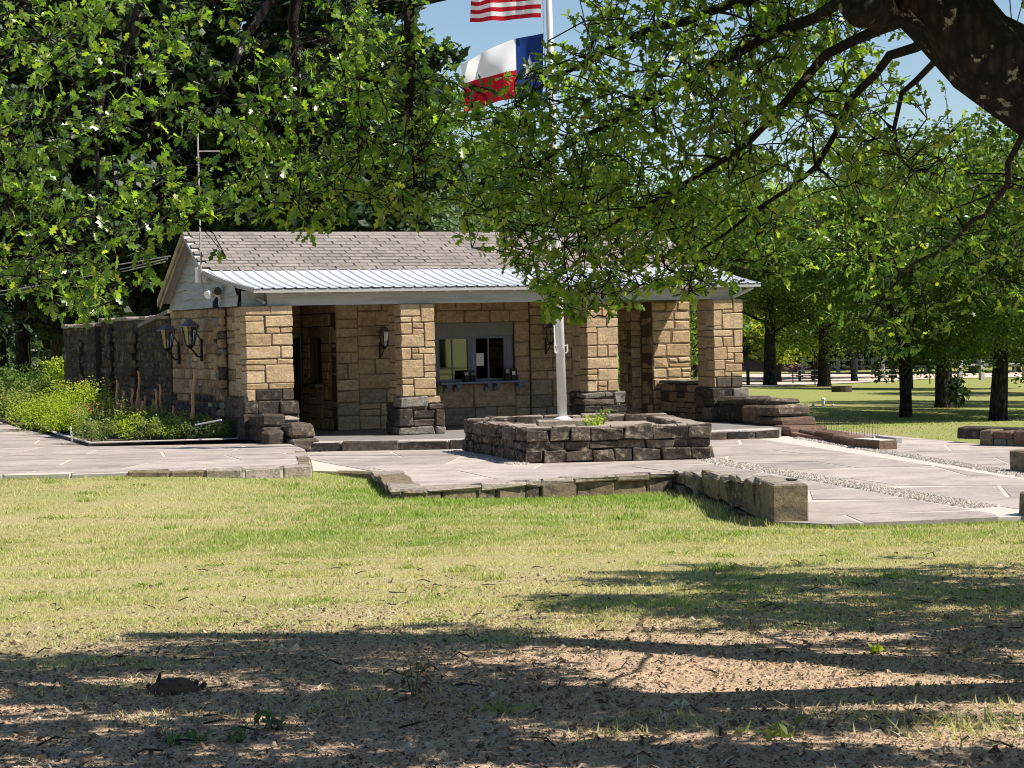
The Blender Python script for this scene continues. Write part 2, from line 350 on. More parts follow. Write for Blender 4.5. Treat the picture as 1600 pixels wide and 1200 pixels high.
def ground_mat():
    m, t, out = nt('lawn and bare earth'); b = NB(t)
    g = b.n('ShaderNodeNewGeometry'); dp = b.n('ShaderNodeVectorMath', operation='DOT_PRODUCT'); t.links.new(g.outputs['Position'], dp.inputs[0]); dp.inputs[1].default_value = (FWD[0], FWD[1], 0)
    D = b.math('SUBTRACT', dp.outputs['Value'], float(CAM[:2] @ FWD))
    lp = b.n('ShaderNodeVectorMath', operation='DOT_PRODUCT'); t.links.new(g.outputs['Position'], lp.inputs[0]); lp.inputs[1].default_value = (RGT[0], RGT[1], 0)
    L = b.math('SUBTRACT', lp.outputs['Value'], float(CAM[:2] @ RGT))
    big = b.noise(.55, 5, .65, b.pos()); mid = b.noise(2.2, 6, .7, b.pos()); fine = b.noise(26, 5, .75, b.pos())
    ds = b.n('ShaderNodeVectorMath', operation='DISTANCE'); t.links.new(g.outputs['Position'], ds.inputs[0]); ds.inputs[1].default_value = tuple(CAM)
    dd = b.math('ADD', ds.outputs['Value'], b.math('MULTIPLY', b.math('SUBTRACT', mid, .5), 7.0)); dd = b.math('SUBTRACT', dd, b.math('MULTIPLY', L, .55))
    dirtf = b.ramp(b.math('MULTIPLY', dd, 1 / 40), [(.29, 1.0), (.38, 0.0)])           # bare earth under the near oak
    dirt = b.ramp(fine, [(.25, (.33, .22, .145)), (.5, (.5, .345, .225)), (.75, (.62, .465, .32))])
    dirt = b.mix(b.ramp(mid, [(.4, 0.0), (.65, .6)]), dirt, (.3, .22, .16))
    lush = b.ramp(b.math('ADD', b.math('ADD', b.math('MULTIPLY', ds.outputs['Value'], 1 / 60), b.math('MULTIPLY', L, .012)), b.math('MULTIPLY', b.math('SUBTRACT', big, .5), .6)), [(.36, 0.0), (.56, .85)])
    dry = b.ramp(fine, [(.25, (.2, .165, .075)), (.5, (.34, .28, .14)), (.75, (.48, .4, .22))])
    green = b.ramp(fine, [(.25, (.14, .17, .035)), (.5, (.22, .25, .065)), (.75, (.31, .32, .11))])
    pat = b.ramp(b.noise(.22, 4, .6, b.pos()), [(.5, 0.0), (.66, .55)])
    green = b.mix(pat, green, (.28, .24, .11))
    col = b.mix(lush, dry, green); col = b.mix(dirtf, col, dirt)
    b.finish(out, col, .95, b.mix(.4, fine, mid), .55, .04, 0, .1); return m
M['ground'] = ground_mat()
rs = np.concatenate([[.3], np.geomspace(1.5, 40, 120), np.geomspace(41, 200, 70), np.geomspace(210, 1800, 16)]); na = 200
ang = np.concatenate([np.linspace(-24, 24, 110) + math.degrees(math.atan2(FWD[1], FWD[0])), ]); a0 = ang[0] + 360
ang = np.radians(np.concatenate([ang, np.linspace(ang[-1], a0, 42)[1:-1]])); na = len(ang)
gx = CAM[0] + rs[:, None] * np.cos(ang)[None]; gy = CAM[1] + rs[:, None] * np.sin(ang)[None]; gz = hgt(gx, gy)
near = np.clip((40 - rs) / 30, 0, 1)[:, None]
gz = gz + near * .0 * (np.sin(gx * 2.3 + gy * .7) * np.sin(gy * 2.9 - gx * .4) + .6 * np.sin(gx * 6.1 + 1.3) * np.sin(gy * 5.3))
gv = np.stack([gx, gy, gz], -1).reshape(-1, 3); gf = [(0, 0, 0)][:0]
n_r = len(rs)
I, J = np.meshgrid(np.arange(n_r - 1), np.arange(na), indexing='ij'); J2 = (J + 1) % na
gq = np.stack([I * na + J, (I + 1) * na + J, (I + 1) * na + J2, I * na + J2], -1).reshape(-1, 4)
gf = [tuple(q) for q in gq.tolist()] + [tuple(range(na - 1, -1, -1))[::-1]]
obj('ground', pyd('ground', gv.tolist(), gf, M['ground'], True), None, 'structure')

# ------------------------------------------------------------------ stone laying
def stone_mesh(x0, x1, y0, y1, z0, z1, c=.018, j=.006, r=rng):
    """a squared stone with broken arrises: 44 triangles"""
    c = min(c, .3 * (x1 - x0), .3 * (y1 - y0), .3 * (z1 - z0)); vs = []; idx = {}
    for sx in (0, 1):
        for sy in (0, 1):
            for sz in (0, 1):
                X, Y, Z = (x0, x1)[sx], (y0, y1)[sy], (z0, z1)[sz]; ix, iy, iz = X + (c, -c)[sx], Y + (c, -c)[sy], Z + (c, -c)[sz]
                q = [r.uniform(-j, j) for _ in range(3)]
                for ax, v in ((0, (X, iy, iz)), (1, (ix, Y, iz)), (2, (ix, iy, Z))):
                    idx[sx, sy, sz, ax] = len(vs); vs.append(tuple(v[k] + q[k] + r.uniform(-j, j) * .35 for k in range(3)))
    fs = []; q4 = ((0, 0), (1, 0), (1, 1), (0, 1))
    for ax in range(3):
        for s in (0, 1):
            f = []
            for a, b in q4:
                k = [0, 0, 0]; k[ax] = s; k[(ax + 1) % 3] = a; k[(ax + 2) % 3] = b; f.append(idx[(*k, ax)])
            fs.append(tuple(f) if s else tuple(f[::-1]))
    for ax in range(3):                   # arris strips along ax
        p, q = (ax + 1) % 3, (ax + 2) % 3
        for a in (0, 1):
            for b in (0, 1):
                k0 = [0, 0, 0]; k0[p] = a; k0[q] = b; k1 = list(k0); k1[ax] = 1
                f = [idx[(*k0, p)], idx[(*k1, p)], idx[(*k1, q)], idx[(*k0, q)]]
                fs.append(tuple(f) if (a == b) else tuple(f[::-1]))
    for k in [(a, b, c_) for a in (0, 1) for b in (0, 1) for c_ in (0, 1)]:
        f = (idx[(*k, 0)], idx[(*k, 1)], idx[(*k, 2)]); fs.append(f if sum(k) % 2 == 1 else f[::-1])
    return vs, fs
def lay(parent, x0, x1, y0, y1, z0, z1, m, c=.018, j=.006, Mx=None, name='stone', r=rng):
    vs, fs = stone_mesh(x0, x1, y0, y1, z0, z1, c, j, r)
    if Mx is not None: vs = [Mx @ Vector(v) for v in vs]
    return obj(name, pyd(name, vs, fs, m), parent)
def frame(p0, p1, z=0.0):
    """local frame of a wall: x along it, y into it, z up"""
    d = Vector((p1[0] - p0[0], p1[1] - p0[1], 0)); L = d.length; d.normalize(); n = Vector((-d.y, d.x, 0))
    return Matrix(((d.x, n.x, 0, p0[0]), (d.y, n.y, 0, p0[1]), (0, 0, 1, z), (0, 0, 0, 1))), L
def ashlar(L, H, hs=(.16, .34), ws=(.25, .6), split=.3, r=rng, x0=0.0, z0=0.0):
    """cells of squared random masonry filling L x H"""
    out = []; z = 0.0; top = H
    while z < top - 1e-6:
        h = r.uniform(*hs)
        if top - z - h < hs[0] * .8: h = top - z
        x = 0.0
        while x < L - 1e-6:
            w = r.uniform(*ws)
            if L - x - w < ws[0] * .7: w = L - x
            if h > hs[0] * 1.45 and r.random() < split:
                k = r.uniform(.38, .62) * h
                out.append((x, x + w, z, z + k))
                if w > ws[0] * 1.5 and r.random() < .5: u = r.uniform(.4, .6) * w; out += [(x, x + u, z + k, z + h), (x + u, x + w, z + k, z + h)]
                else: out.append((x, x + w, z + k, z + h))
            else: out.append((x, x + w, z, z + h))
            x += w
        z += h
    return [(a + x0, b + x0, c + z0, d + z0) for a, b, c, d in out]
def face_wall(parent, name, p0, p1, z0, z1, thick, mat_of, joint, gap=.009, depth=.09, proud=.0, cells=None, c=.015, j=.008, core=True, both=False, **k):
    """a wall core in mortar with stones of its own set into the face"""
    Mx, L = frame(p0, p1)
    mb = MB(); mb.box(0.0, L, .022, thick, z0, z1, Mx); w = mb.build(name, joint, parent)
    for a, b, cc, d in (cells or ashlar(L, z1 - z0, z0=z0, **k)):
        e = rng.uniform(-.006, .006)
        lay(w, a + gap, b - gap, -proud + e, depth if not both else thick + .02, cc + gap, d - gap, mat_of(a, b, cc, d), c, j, Mx)
    return w
pick = lambda *a: rng.choice(a)

# ------------------------------------------------------------------ terraces
P2 = lambda x, y, z: tuple(G(x, y, z)[:2])
ZB = -.16                                                            # lower forecourt; the left terrace is level 0
W0, W1 = (3.05, -11.45), (.0, -19.05)                                # line of the low wall
A_poly = [P2(-420, 752, 0), P2(5, 742, 0), P2(380, 733, 0), P2(487, 727, 0), P2(476, 702, 0), (.9, 1.2), (-.35, 4.5), (-1.2, 9), (-.9, 16), (1.6, 33), (-1.4, 33), (-4.6, 14), (-9, 1)]
B_front = [P2(478, 708, ZB), P2(487, 735, ZB), P2(592, 738, ZB), P2(625, 768, ZB), P2(840, 753, ZB), (W0[0] + .22, W0[1] + .03), (W1[0] + .26, W1[1]), P2(1300, 819, ZB), P2(1600, 806, ZB), P2(1900, 795, ZB), (9, -17.5), (14, -11), (10.75, -8.6), (12.2, .2), (.6, .2)]
terr = prism('terrace', A_poly, -.6, -.006, M['joint'], None, kind='structure')
fore = prism('forecourt', B_front, -.9, ZB - .006, M['joint'], None, kind='structure')
def inset(P, g):
    out = []; n = len(P)
    for k in range(n):
        a, b, c = P[k - 1], P[k], P[(k + 1) % n]; d1 = (b - a).normalized(); d2 = (c - b).normalized(); n1 = Vector((-d1.y, d1.x)); n2 = Vector((-d2.y, d2.x)); m_ = n1 + n2; den = max(.3, m_.dot(n1))
        out.append(b + m_ * (g / den))
    return out
def slabs(parent, convs, e1, wid, lng, z, thick=.05, gap=.03, o=(0, 0), jit=.2):
    """irregular flagstones: a loose grid with shared crooked corners, cut to the area"""
    e1 = Vector(e1).normalized(); e2 = Vector((-e1.y, e1.x))
    def corner(i, j):
        r = random.Random(i * 7919 + j * 104729 + 5); x = (i + (.5 if j % 2 else 0) + r.uniform(-jit, jit)) * lng; y = (j + r.uniform(-jit, jit)) * wid
        return Vector((o[0] + x * e1.x + y * e2.x, o[1] + x * e1.y + y * e2.y))
    for cv in convs:
        s = [((p[0] - o[0]) * e1.x + (p[1] - o[1]) * e1.y, (p[0] - o[0]) * e2.x + (p[1] - o[1]) * e2.y) for p in cv]
        for j in range(int(min(q[1] for q in s) / wid) - 2, int(max(q[1] for q in s) / wid) + 2):
            for i in range(int(min(q[0] for q in s) / lng) - 3, int(max(q[0] for q in s) / lng) + 3):
                sh_ = 1 if j % 2 else 0                     # the row above is offset by half a stone
                ring = [corner(i, j), corner(i + 1, j), corner(i + 1 + (sh_), j + 1).lerp(corner(i + sh_, j + 1), .5), corner(i + sh_, j + 1).lerp(corner(i - 1 + sh_, j + 1), .5)]
                c = sum(ring, Vector((0, 0))) / 4; ring = inset(ring, gap)
                q = clip([tuple(p) for p in ring], cv)
                if len(q) < 3: continue
                ar = abs(sum(q[k - 1][0] * q[k][1] - q[k][0] * q[k - 1][1] for k in range(len(q)))) / 2
                if ar > .04: prism('paving_slab', q, z - thick, z + rng.uniform(-.0015, .002), M['paving'], parent)
sl_dir = (math.cos(rad(-22)), math.sin(rad(-22)))
slabs(terr, [[P2(-420, 752, 0), P2(5, 742, 0), P2(380, 733, 0), P2(487, 727, 0), P2(476, 702, 0), (.9, 1.2), (-2.6, 4.2), (-9, 1)],
             [(-9, 1), (-2.6, 4.2), (-1.2, 9), (-.9, 16), (-4.6, 14)], [(-4.6, 14), (-.9, 16), (1.6, 33), (-1.4, 33)]], sl_dir, 1.5, 2.9, 0)
g1a, g1b = (5.0, -8.9), (2.85, -19.0)                                 # gravel strip beside the planter
g2a, g2b = (9.75, -4.2), (6.35, -15.6)
def off(p, q, d):
    v = Vector((q[0] - p[0], q[1] - p[1])); v.normalize(); n = Vector((-v.y, v.x)); return (p[0] + n.x * d, p[1] + n.y * d), (q[0] + n.x * d, q[1] + n.y * d)
def ext(p, q, s): return (p[0] + (q[0] - p[0]) * s, p[1] + (q[1] - p[1]) * s)
l1 = off(g1a, g1b, -.26); r1 = off(g1a, g1b, .26); l2 = off(g2a, g2b, -.2); r2 = off(g2a, g2b, .2)
slabs(fore, [[P2(478, 708, ZB), P2(487, 735, ZB), P2(592, 738, ZB), (.2, .2)],
             [(.2, .2), P2(592, 738, ZB), W0, ext(g1b, g1a, 1.0), (5.6, .2)], [P2(592, 738, ZB), P2(625, 768, ZB), P2(840, 753, ZB), W0],
             [W0, W1, P2(1300, 819, ZB), P2(1560, 808, ZB), ext(l1[0], l1[1], 1.08), l1[0]],
             [ext(r1[1], r1[0], 1.6), ext(r1[0], r1[1], 1.08), P2(1900, 795, ZB), ext(l2[0], l2[1], 1.25), ext(l2[1], l2[0], 1.1)],
             [ext(r2[0], r2[1], .36), ext(r2[0], r2[1], 1.28), (8, -18), (13.9, -11.2), (10.75, -8.6)], [r2[0], ext(r2[0], r2[1], .36), (10.75, -8.6), (12.2, .2), (10.4, -2)]], sl_dir, 1.9, 2.7, ZB)
def pebbles(name, p, q, wid, n, z, label=None, sz=(.018, .05)):
    t = nr.random(n); s = (nr.random(n) - .5) * wid; d = np.array([q[0] - p[0], q[1] - p[1]]); d_ = d / np.hypot(*d); nn = np.array([-d_[1], d_[0]])
    c = np.c_[p[0] + d[0] * t + nn[0] * s, p[1] + d[1] * t + nn[1] * s, np.full(n, z)]
    r = nr.uniform(*sz, n); V = []
    octv = np.array([[1, 0, 0], [0, 1, 0], [-1, 0, 0], [0, -1, 0], [0, 0, .75]])
    a = nr.uniform(0, 6.28, n); R = np.stack([np.stack([np.cos(a), -np.sin(a)], -1), np.stack([np.sin(a), np.cos(a)], -1)], 1)
    o = np.repeat(octv[None], n, 0) * r[:, None, None]; o[:, :, 0] *= nr.uniform(.7, 1.4, n)[:, None]; o[:, :, :2] = np.einsum('nij,nkj->nki', R, o[:, :, :2])
    V = c[:, None, :] + o; fs = np.array([[0, 1, 4], [1, 2, 4], [2, 3, 4], [3, 0, 4]])
    vs = V.reshape(-1, 3); f = (np.arange(n)[:, None, None] * 5 + fs[None]).reshape(-1, 3)
    return obj(name, pyd(name, vs.tolist(), f.tolist(), M['gravel']), None, 'stuff')
pebbles('gravel', ext(g1b, g1a, 1.0), g1b, .4, 4400, ZB - .008)
pebbles('gravel', g2a, g2b, .3, 3400, ZB - .008)
pebbles('gravel', (2.1, -7.9), (2.75, -3.6), .3, 1500, ZB + .0)

# edging stones under the terrace edges
def edging(parent, pts, ztop, zbot, m, ws=(.35, .75), dep=.32, over=.05, c=.03, j=.012, name='edging_stone'):
    for p, q in zip(pts[:-1], pts[1:]):
        Mx, L = frame(p, q); x = 0
        while x < L - .01:
            w = rng.uniform(*ws)
            if L - x - w < ws[0] * .7: w = L - x
            zb = zbot(*(Mx @ Vector((x, 0, 0))).xy) if callable(zbot) else zbot
            lay(parent, x + .008, x + w - .008, -over + rng.uniform(-.02, .02), dep, zb, ztop + rng.uniform(-.012, .012), m if not isinstance(m, tuple) else rng.choice(m), c, j, Mx, name); x += w
edging(terr, [P2(-420, 752, 0), P2(5, 742, 0), P2(200, 738, 0)], .004, -.5, M['concrete'], (1.0, 1.8), .25, .0, .012, .006)
edging(terr, [P2(200, 738, 0), P2(380, 733, 0), P2(487, 727, 0), P2(478, 704, 0)], .006, -.5, (M['edge'], M['cap'], M['edge']), (.35, .7), .22, .02)
FE = [P2(590, 738, ZB), P2(625, 768, ZB), P2(840, 753, ZB), W0]
edging(fore, [P2(488, 735, ZB), P2(590, 738, ZB)], ZB + .0, -.6, M['edge'], (.4, .7), .25, .02)
edging(fore, FE, ZB - .03, -.75, (M['edge'], M['edge'], M['planter']), (.25, .7), .3, .085, .025, .025)
edging(fore, FE, ZB + .024, ZB - .05, (M['cap'], M['edge'], M['cap']), (.3, .9), .36, .12, .02, .022)

# porch floor with its dressed stone step
PF = [(.55, -1.35), (3.0, -2.75), (9.45, -3.95), (11.4, -1.2), (11.4, 5.4), (0.2, 5.4), (.2, -.5)]
porch = prism('porch_floor', PF, -.5, 0, M['porchfloor'], None, kind='structure')
edging(porch, [PF[0], PF[1], PF[2]], .006, -.22, M['soot'], (.5, 1.1), .1, .03, .02, .012, 'riser_stone')
for p, q in ((PF[0], PF[1]), (PF[1], PF[2])):
    Mx, L = frame(p, q); x = 0
    while x < L - .01:
        w = min(rng.uniform(1.0, 1.8), L - x)
        if L - x - w < .4: w = L - x
        lay(porch, x + .004, x + w - .004, -.02, .42, -.03, .014, M['nosing'], .01, .003, Mx, 'step_tread'); x += w

# ------------------------------------------------------------------ the stone ticket building
HB = 2.6
bld = thing('park_building', 'tan sandstone park office with an open porch under a grey shingle and bright metal roof', 'building')
def column(u, w, px0, px1, ytop, yfl, cells, kinds, dv=.72):
    """front stones follow the photograph: cells in crop pixels"""
    zf = lambda y: HB * (1 - (y - ytop) / (yfl - ytop)); uf = lambda x: (x - px0) / (px1 - px0) * w
    mb = MB(); mb.box(.025, w - .025, .025, dv - .025, 0, HB); core = mb.build('column', M['mortar'], bld); core.location = (u, 0, 0)
    zb = min(zf(c[3]) for c, k in zip(cells, kinds) if k == 's' or k == 'd')
    for (a, b, t, bt), k in zip(cells, kinds):
        x0, x1, z1, z0 = uf(a), uf(b), zf(t), zf(bt)
        wide = k in 'bg'
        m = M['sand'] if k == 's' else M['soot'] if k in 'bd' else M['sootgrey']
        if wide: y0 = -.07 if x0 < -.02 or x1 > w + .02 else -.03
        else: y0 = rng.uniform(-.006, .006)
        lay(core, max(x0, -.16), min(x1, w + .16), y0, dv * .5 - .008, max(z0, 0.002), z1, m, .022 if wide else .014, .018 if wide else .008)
    # rear half: seen on the left flank
    zsh = zb
    for a, b, c, d in ashlar(w, HB - zsh, (.17, .34), (.3, .5), .2, z0=zsh):
        lay(core, a + .008, b - .008, dv * .5 + .008, dv + rng.uniform(-.006, .006), c + .008, d - .008, M['sand'], .014, .004)
    for a, b, c, d in ashlar(w + .14, zsh, (.18, .3), (.3, .5), .2):
        lay(core, a - .07 + .008, b - .07 - .008, dv * .5 + .008, dv + .06, c + .004, d - .008, M['soot'], .03, .012)
    return core
C1 = [(65, 235, 162, 224), (240, 382, 162, 222), (65, 190, 228, 265), (65, 190, 270, 350), (200, 382, 230, 305), (203, 298, 310, 350), (302, 382, 312, 348), (65, 238, 355, 436), (245, 382, 355, 432),
      (65, 297, 443, 525), (303, 382, 443, 525), (65, 270, 530, 563), (275, 382, 530, 563), (65, 188, 570, 606), (65, 188, 612, 692), (195, 383, 570, 692), (65, 207, 697, 735), (213, 383, 697, 735),
      (65, 122, 740, 815), (127, 300, 740, 815), (305, 382, 740, 815), (40, 130, 820, 900), (134, 276, 820, 910), (281, 402, 820, 910), (30, 160, 905, 1000), (164, 410, 915, 1000), (30, 200, 1004, 1090), (205, 412, 1004, 1090)]
column(0, .952, 65, 382, 162, 1093, C1, 's' * 19 + 'dd' + 'b' * 7)
C2 = [(170, 325, 78, 172), (331, 437, 78, 222), (170, 255, 178, 222), (260, 326, 178, 222), (170, 257, 228, 314), (263, 352, 228, 270), (263, 352, 275, 318), (357, 437, 228, 368), (170, 352, 320, 416), (357, 437, 374, 420),
      (170, 247, 424, 514), (253, 302, 424, 466), (307, 437, 424, 468), (253, 342, 472, 514), (348, 437, 474, 562), (170, 342, 520, 658), (348, 440, 567, 612), (348, 440, 617, 658), (170, 258, 664, 706), (170, 262, 712, 802), (267, 438, 664, 747), (267, 438, 753, 802),
      (148, 364, 808, 888), (370, 470, 808, 858), (370, 492, 863, 908), (126, 242, 893, 1037), (248, 418, 913, 977), (248, 418, 982, 1037), (424, 515, 913, 1045), (132, 410, 1042, 1103), (424, 515, 1050, 1103)]
column(3.205, .72, 170, 437, 78, 1105, C2, 's' * 22 + 'gs' + 'bbbbb' + 'gg')
C3 = [(470, 602, 72, 142), (608, 740, 72, 215), (470, 602, 148, 215), (470, 640, 221, 288), (648, 740, 221, 288), (470, 555, 295, 337), (470, 555, 343, 440), (562, 742, 295, 440), (470, 555, 447, 542), (562, 647, 447, 542), (653, 740, 447, 542), (470, 738, 548, 640),
      (470, 555, 647, 684), (562, 738, 647, 738), (470, 555, 690, 738), (470, 555, 744, 832), (561, 637, 744, 787), (561, 637, 792, 832), (643, 740, 744, 832), (430, 602, 840, 884), (608, 684, 840, 884), (690, 785, 840, 938), (420, 684, 890, 942), (420, 574, 948, 1010), (580, 790, 948, 1010), (420, 600, 1016, 1125), (606, 790, 1016, 1125)]
column(7.32, .72, 470, 740, 72, 1129, C3, 's' * 19 + 'ggg' + 'b' * 5)
C4 = [(632, 782, 170, 242), (788, 860, 170, 264), (632, 696, 248, 358), (702, 782, 246, 267), (702, 858, 273, 381), (632, 696, 363, 384), (632, 782, 389, 432), (788, 858, 387, 504), (632, 701, 437, 506), (706, 783, 437, 506), (632, 732, 512, 594), (737, 858, 510, 547), (737, 787, 552, 594), (792, 858, 552, 622), (632, 712, 600, 666), (717, 787, 600, 623),
      (717, 850, 628, 680), (632, 710, 672, 714), (715, 762, 685, 714), (768, 850, 685, 716), (632, 710, 720, 790), (640, 760, 722, 790), (765, 850, 722, 790), (600, 705, 796, 922), (709, 760, 796, 922), (764, 885, 796, 862), (585, 755, 928, 1022), (760, 880, 868, 1022)]
C4[20] = (632, 645, 720, 790); C4[21] = (648, 760, 720, 790)
column(10.33, .72, 632, 860, 170, 1031, C4, 's' * 20 + 'sdd' + 'bb' + 'g' + 'bb')

# walls -----------------------------------------------------------------
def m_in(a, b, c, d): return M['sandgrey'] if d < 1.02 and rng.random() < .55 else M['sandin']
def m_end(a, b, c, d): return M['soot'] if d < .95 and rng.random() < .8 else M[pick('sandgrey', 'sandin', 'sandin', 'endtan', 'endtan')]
M['endtan'] = stone_mat('brown streaked sandstone', [(0, (.26, .17, .09)), (.5, (.33, .22, .12)), (1, (.38, .26, .15))], .4, (.1, .075, .05), .58, 5, .6, streak=(.12, .09, .06))  # streaked brown stone; the end wall's shade is also put into its colour
def m_fl(a, b, c, d): return M['sandin_bright']
# left end wall in the plane x = 0 (its face looks left), with a shallow pier
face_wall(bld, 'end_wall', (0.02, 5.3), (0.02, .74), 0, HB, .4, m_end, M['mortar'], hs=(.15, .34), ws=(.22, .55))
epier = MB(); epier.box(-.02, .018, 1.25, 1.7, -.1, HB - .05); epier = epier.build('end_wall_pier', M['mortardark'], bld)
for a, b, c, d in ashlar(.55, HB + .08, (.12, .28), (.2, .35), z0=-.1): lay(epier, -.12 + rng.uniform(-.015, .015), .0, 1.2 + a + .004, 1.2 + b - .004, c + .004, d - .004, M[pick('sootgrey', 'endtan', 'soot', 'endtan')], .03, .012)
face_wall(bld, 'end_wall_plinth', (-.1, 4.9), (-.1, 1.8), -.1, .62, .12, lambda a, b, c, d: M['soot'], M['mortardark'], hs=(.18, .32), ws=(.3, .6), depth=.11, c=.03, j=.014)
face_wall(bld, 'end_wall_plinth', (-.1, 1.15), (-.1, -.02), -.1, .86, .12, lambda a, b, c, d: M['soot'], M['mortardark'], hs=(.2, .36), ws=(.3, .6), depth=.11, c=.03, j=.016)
# back wall of the left bay, with the door
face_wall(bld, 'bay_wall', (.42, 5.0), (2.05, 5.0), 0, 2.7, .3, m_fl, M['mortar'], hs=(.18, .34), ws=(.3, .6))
face_wall(bld, 'bay_wall', (2.05, 5.0), (2.86, 5.0), 2.2, 2.7, .3, m_in, M['mortar'], hs=(.18, .3), ws=(.3, .6))
UO, VO = 2.858, 2.815
door = MB(); door.box(2.09, 2.83, 5.1, 5.15, .01, 1.97); door = door.build('door', M['dark'], bld)
h = MB(); h.lathe((2.2, 5.06, 1.0), [(.012, -.03), (.03, -.01), (.03, .02), (.012, .04)]); h.build('handle', M['black'], door)
for b_ in ((2.05, 2.09, 5.02, 5.2, 0, 2.0), (2.83, 2.856, 5.02, 5.2, 0, 2.0), (2.05, 2.856, 5.02, 5.2, 2.0, 2.04)): mb = MB(); mb.box(*b_); mb.build('frame', M['framegrey'], door)
lay(bld, 2.05, 2.85, 4.97, 5.25, 2.045, 2.2, M['sandgrey'], name='lintel')
# left flank of the office, with the narrow window; pieces are (x along the wall from the rear corner)
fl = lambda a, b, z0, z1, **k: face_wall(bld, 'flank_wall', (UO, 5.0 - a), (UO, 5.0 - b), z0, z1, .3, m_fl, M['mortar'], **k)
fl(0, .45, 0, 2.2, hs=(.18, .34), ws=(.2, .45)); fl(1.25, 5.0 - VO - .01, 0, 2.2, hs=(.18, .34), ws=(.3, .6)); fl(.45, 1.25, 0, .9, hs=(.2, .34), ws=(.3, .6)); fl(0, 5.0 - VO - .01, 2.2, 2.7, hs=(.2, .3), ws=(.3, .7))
lay(bld, UO - .02, UO + .28, 3.75, 4.55, 1.975, 2.195, M['sandgrey'], name='lintel'); 
lay(bld, UO - .16, UO + .28, 3.7, 4.6, .905, .975, M['sandgrey'], name='window_sill')
win = MB(); win.box(UO + .16, UO + .2, 3.76, 3.8, .98, 1.97); win.box(UO + .16, UO + .2, 4.5, 4.54, .98, 1.97); win.box(UO + .16, UO + .2, 3.8, 4.5, 1.93, 1.97); win.box(UO + .16, UO + .2, 3.8, 4.5, .98, 1.02); win.box(UO + .165, UO + .195, 4.13, 4.17, 1.02, 1.93)
win = win.build('side_window', M['framegrey'], bld)
g = MB(); g.box(UO + .178, UO + .184, 3.8, 4.13, 1.02, 1.93); g.build('pane', M['glass'], win); g = MB(); g.box(UO + .178, UO + .184, 4.17, 4.5, 1.02, 1.93); g.build('pane', M['glass'], win)
# front wall of the office: left pier, recessed ticket window, right pier
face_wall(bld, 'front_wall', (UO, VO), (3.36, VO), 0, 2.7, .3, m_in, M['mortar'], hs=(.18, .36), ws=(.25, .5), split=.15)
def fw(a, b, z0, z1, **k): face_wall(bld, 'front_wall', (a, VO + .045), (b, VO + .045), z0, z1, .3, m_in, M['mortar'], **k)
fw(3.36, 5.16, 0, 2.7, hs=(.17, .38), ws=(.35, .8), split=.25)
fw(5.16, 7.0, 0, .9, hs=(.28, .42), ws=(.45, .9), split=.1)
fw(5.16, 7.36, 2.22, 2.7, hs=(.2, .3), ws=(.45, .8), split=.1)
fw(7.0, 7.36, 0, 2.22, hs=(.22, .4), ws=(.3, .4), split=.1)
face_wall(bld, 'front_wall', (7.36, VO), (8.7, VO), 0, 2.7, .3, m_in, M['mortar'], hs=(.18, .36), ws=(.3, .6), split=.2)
for b_ in ((2.862, 3.2, 5.01, 5.2), (8.5, 8.7, VO + .32, 5.2), (5.0, 8.5, 5.0, 5.2), (3.2, 5.0, 5.02, 5.2)): mb = MB(); mb.box(*b_, 0, 2.7); mb.build('rear_wall', M['mortar'], bld)
# ticket window joinery
VW = VO + .16
mb = MB(); mb.box(5.17, 6.985, VW - .06, VW + .08, 1.93, 2.215); mb.build('window_header', M['framegrey'], bld)
def sash(x0, x1, z0, z1, glass=True, mull=None):
    f = MB(); b_ = .055
    f.box(x0, x0 + b_, VW - .02, VW + .05, z0, z1); f.box(x1 - b_, x1, VW - .02, VW + .05, z0, z1); f.box(x0 + b_, x1 - b_, VW - .02, VW + .05, z1 - b_, z1); f.box(x0 + b_, x1 - b_, VW - .02, VW + .05, z0, z0 + b_)
    if mull: f.box(mull - .014, mull + .014, VW, VW + .04, z0 + b_, z1 - b_)
    w = f.build('ticket_window', M['frame'], bld)
    if glass:
        for a, b2 in (((x0 + b_, mull - .014), (mull + .014, x1 - b_)) if mull else ((x0 + b_, x1 - b_),)):
            g = MB(); g.box(a, b2, VW + .016, VW + .022, z0 + b_, z1 - b_); g.build('pane', M['glass'], w)
    return w
sash(5.2, 5.98, .95, 1.928, True, 5.57); wr = sash(6.06, 6.84, .95, 1.928, False, 6.42)
g = MB(); g.box(6.434, 6.785, VW + .026, VW + .032, 1.005, 1.873); g.build('pane', M['glass'], wr)
for a, b2 in ((5.17, 5.2), (5.98, 6.06), (6.84, 6.985)): mb = MB(); mb.box(a, b2, VW - .032, VW + .06, .95, 1.93); mb.build('window_post', M['frame'], bld)
mb = MB(); mb.box(5.12, 7.14, VO - .24, VW + .1, .905, .948); mb.build('counter', M['frame'], bld)
for x in (5.33, 5.56, 6.28, 6.5, 7.02): 
    mb = MB(); mb.box(x - .05, x + .05, VO - .2, VO + .02, .83, .9); mb.box(x - .05, x + .05, VO - .06, VO + .02, .74, .83); mb.build('bracket', M['frame'], bld)
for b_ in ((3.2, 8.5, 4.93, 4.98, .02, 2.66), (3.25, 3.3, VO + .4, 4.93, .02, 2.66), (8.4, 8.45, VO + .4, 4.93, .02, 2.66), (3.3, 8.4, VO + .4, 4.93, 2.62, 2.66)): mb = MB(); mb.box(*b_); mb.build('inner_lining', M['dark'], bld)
# ceiling over the porch
nb = 24
for k in range(nb):
    a, b2 = .42 + k * (10.9 - .42) / nb, .42 + (k + 1) * (10.9 - .42) / nb
    mb = MB(); mb.box(a + .003, b2 - .003, .2, 5.0, 2.71, 2.74); mb.build('ceiling_board', M['ceilingboard'], bld)
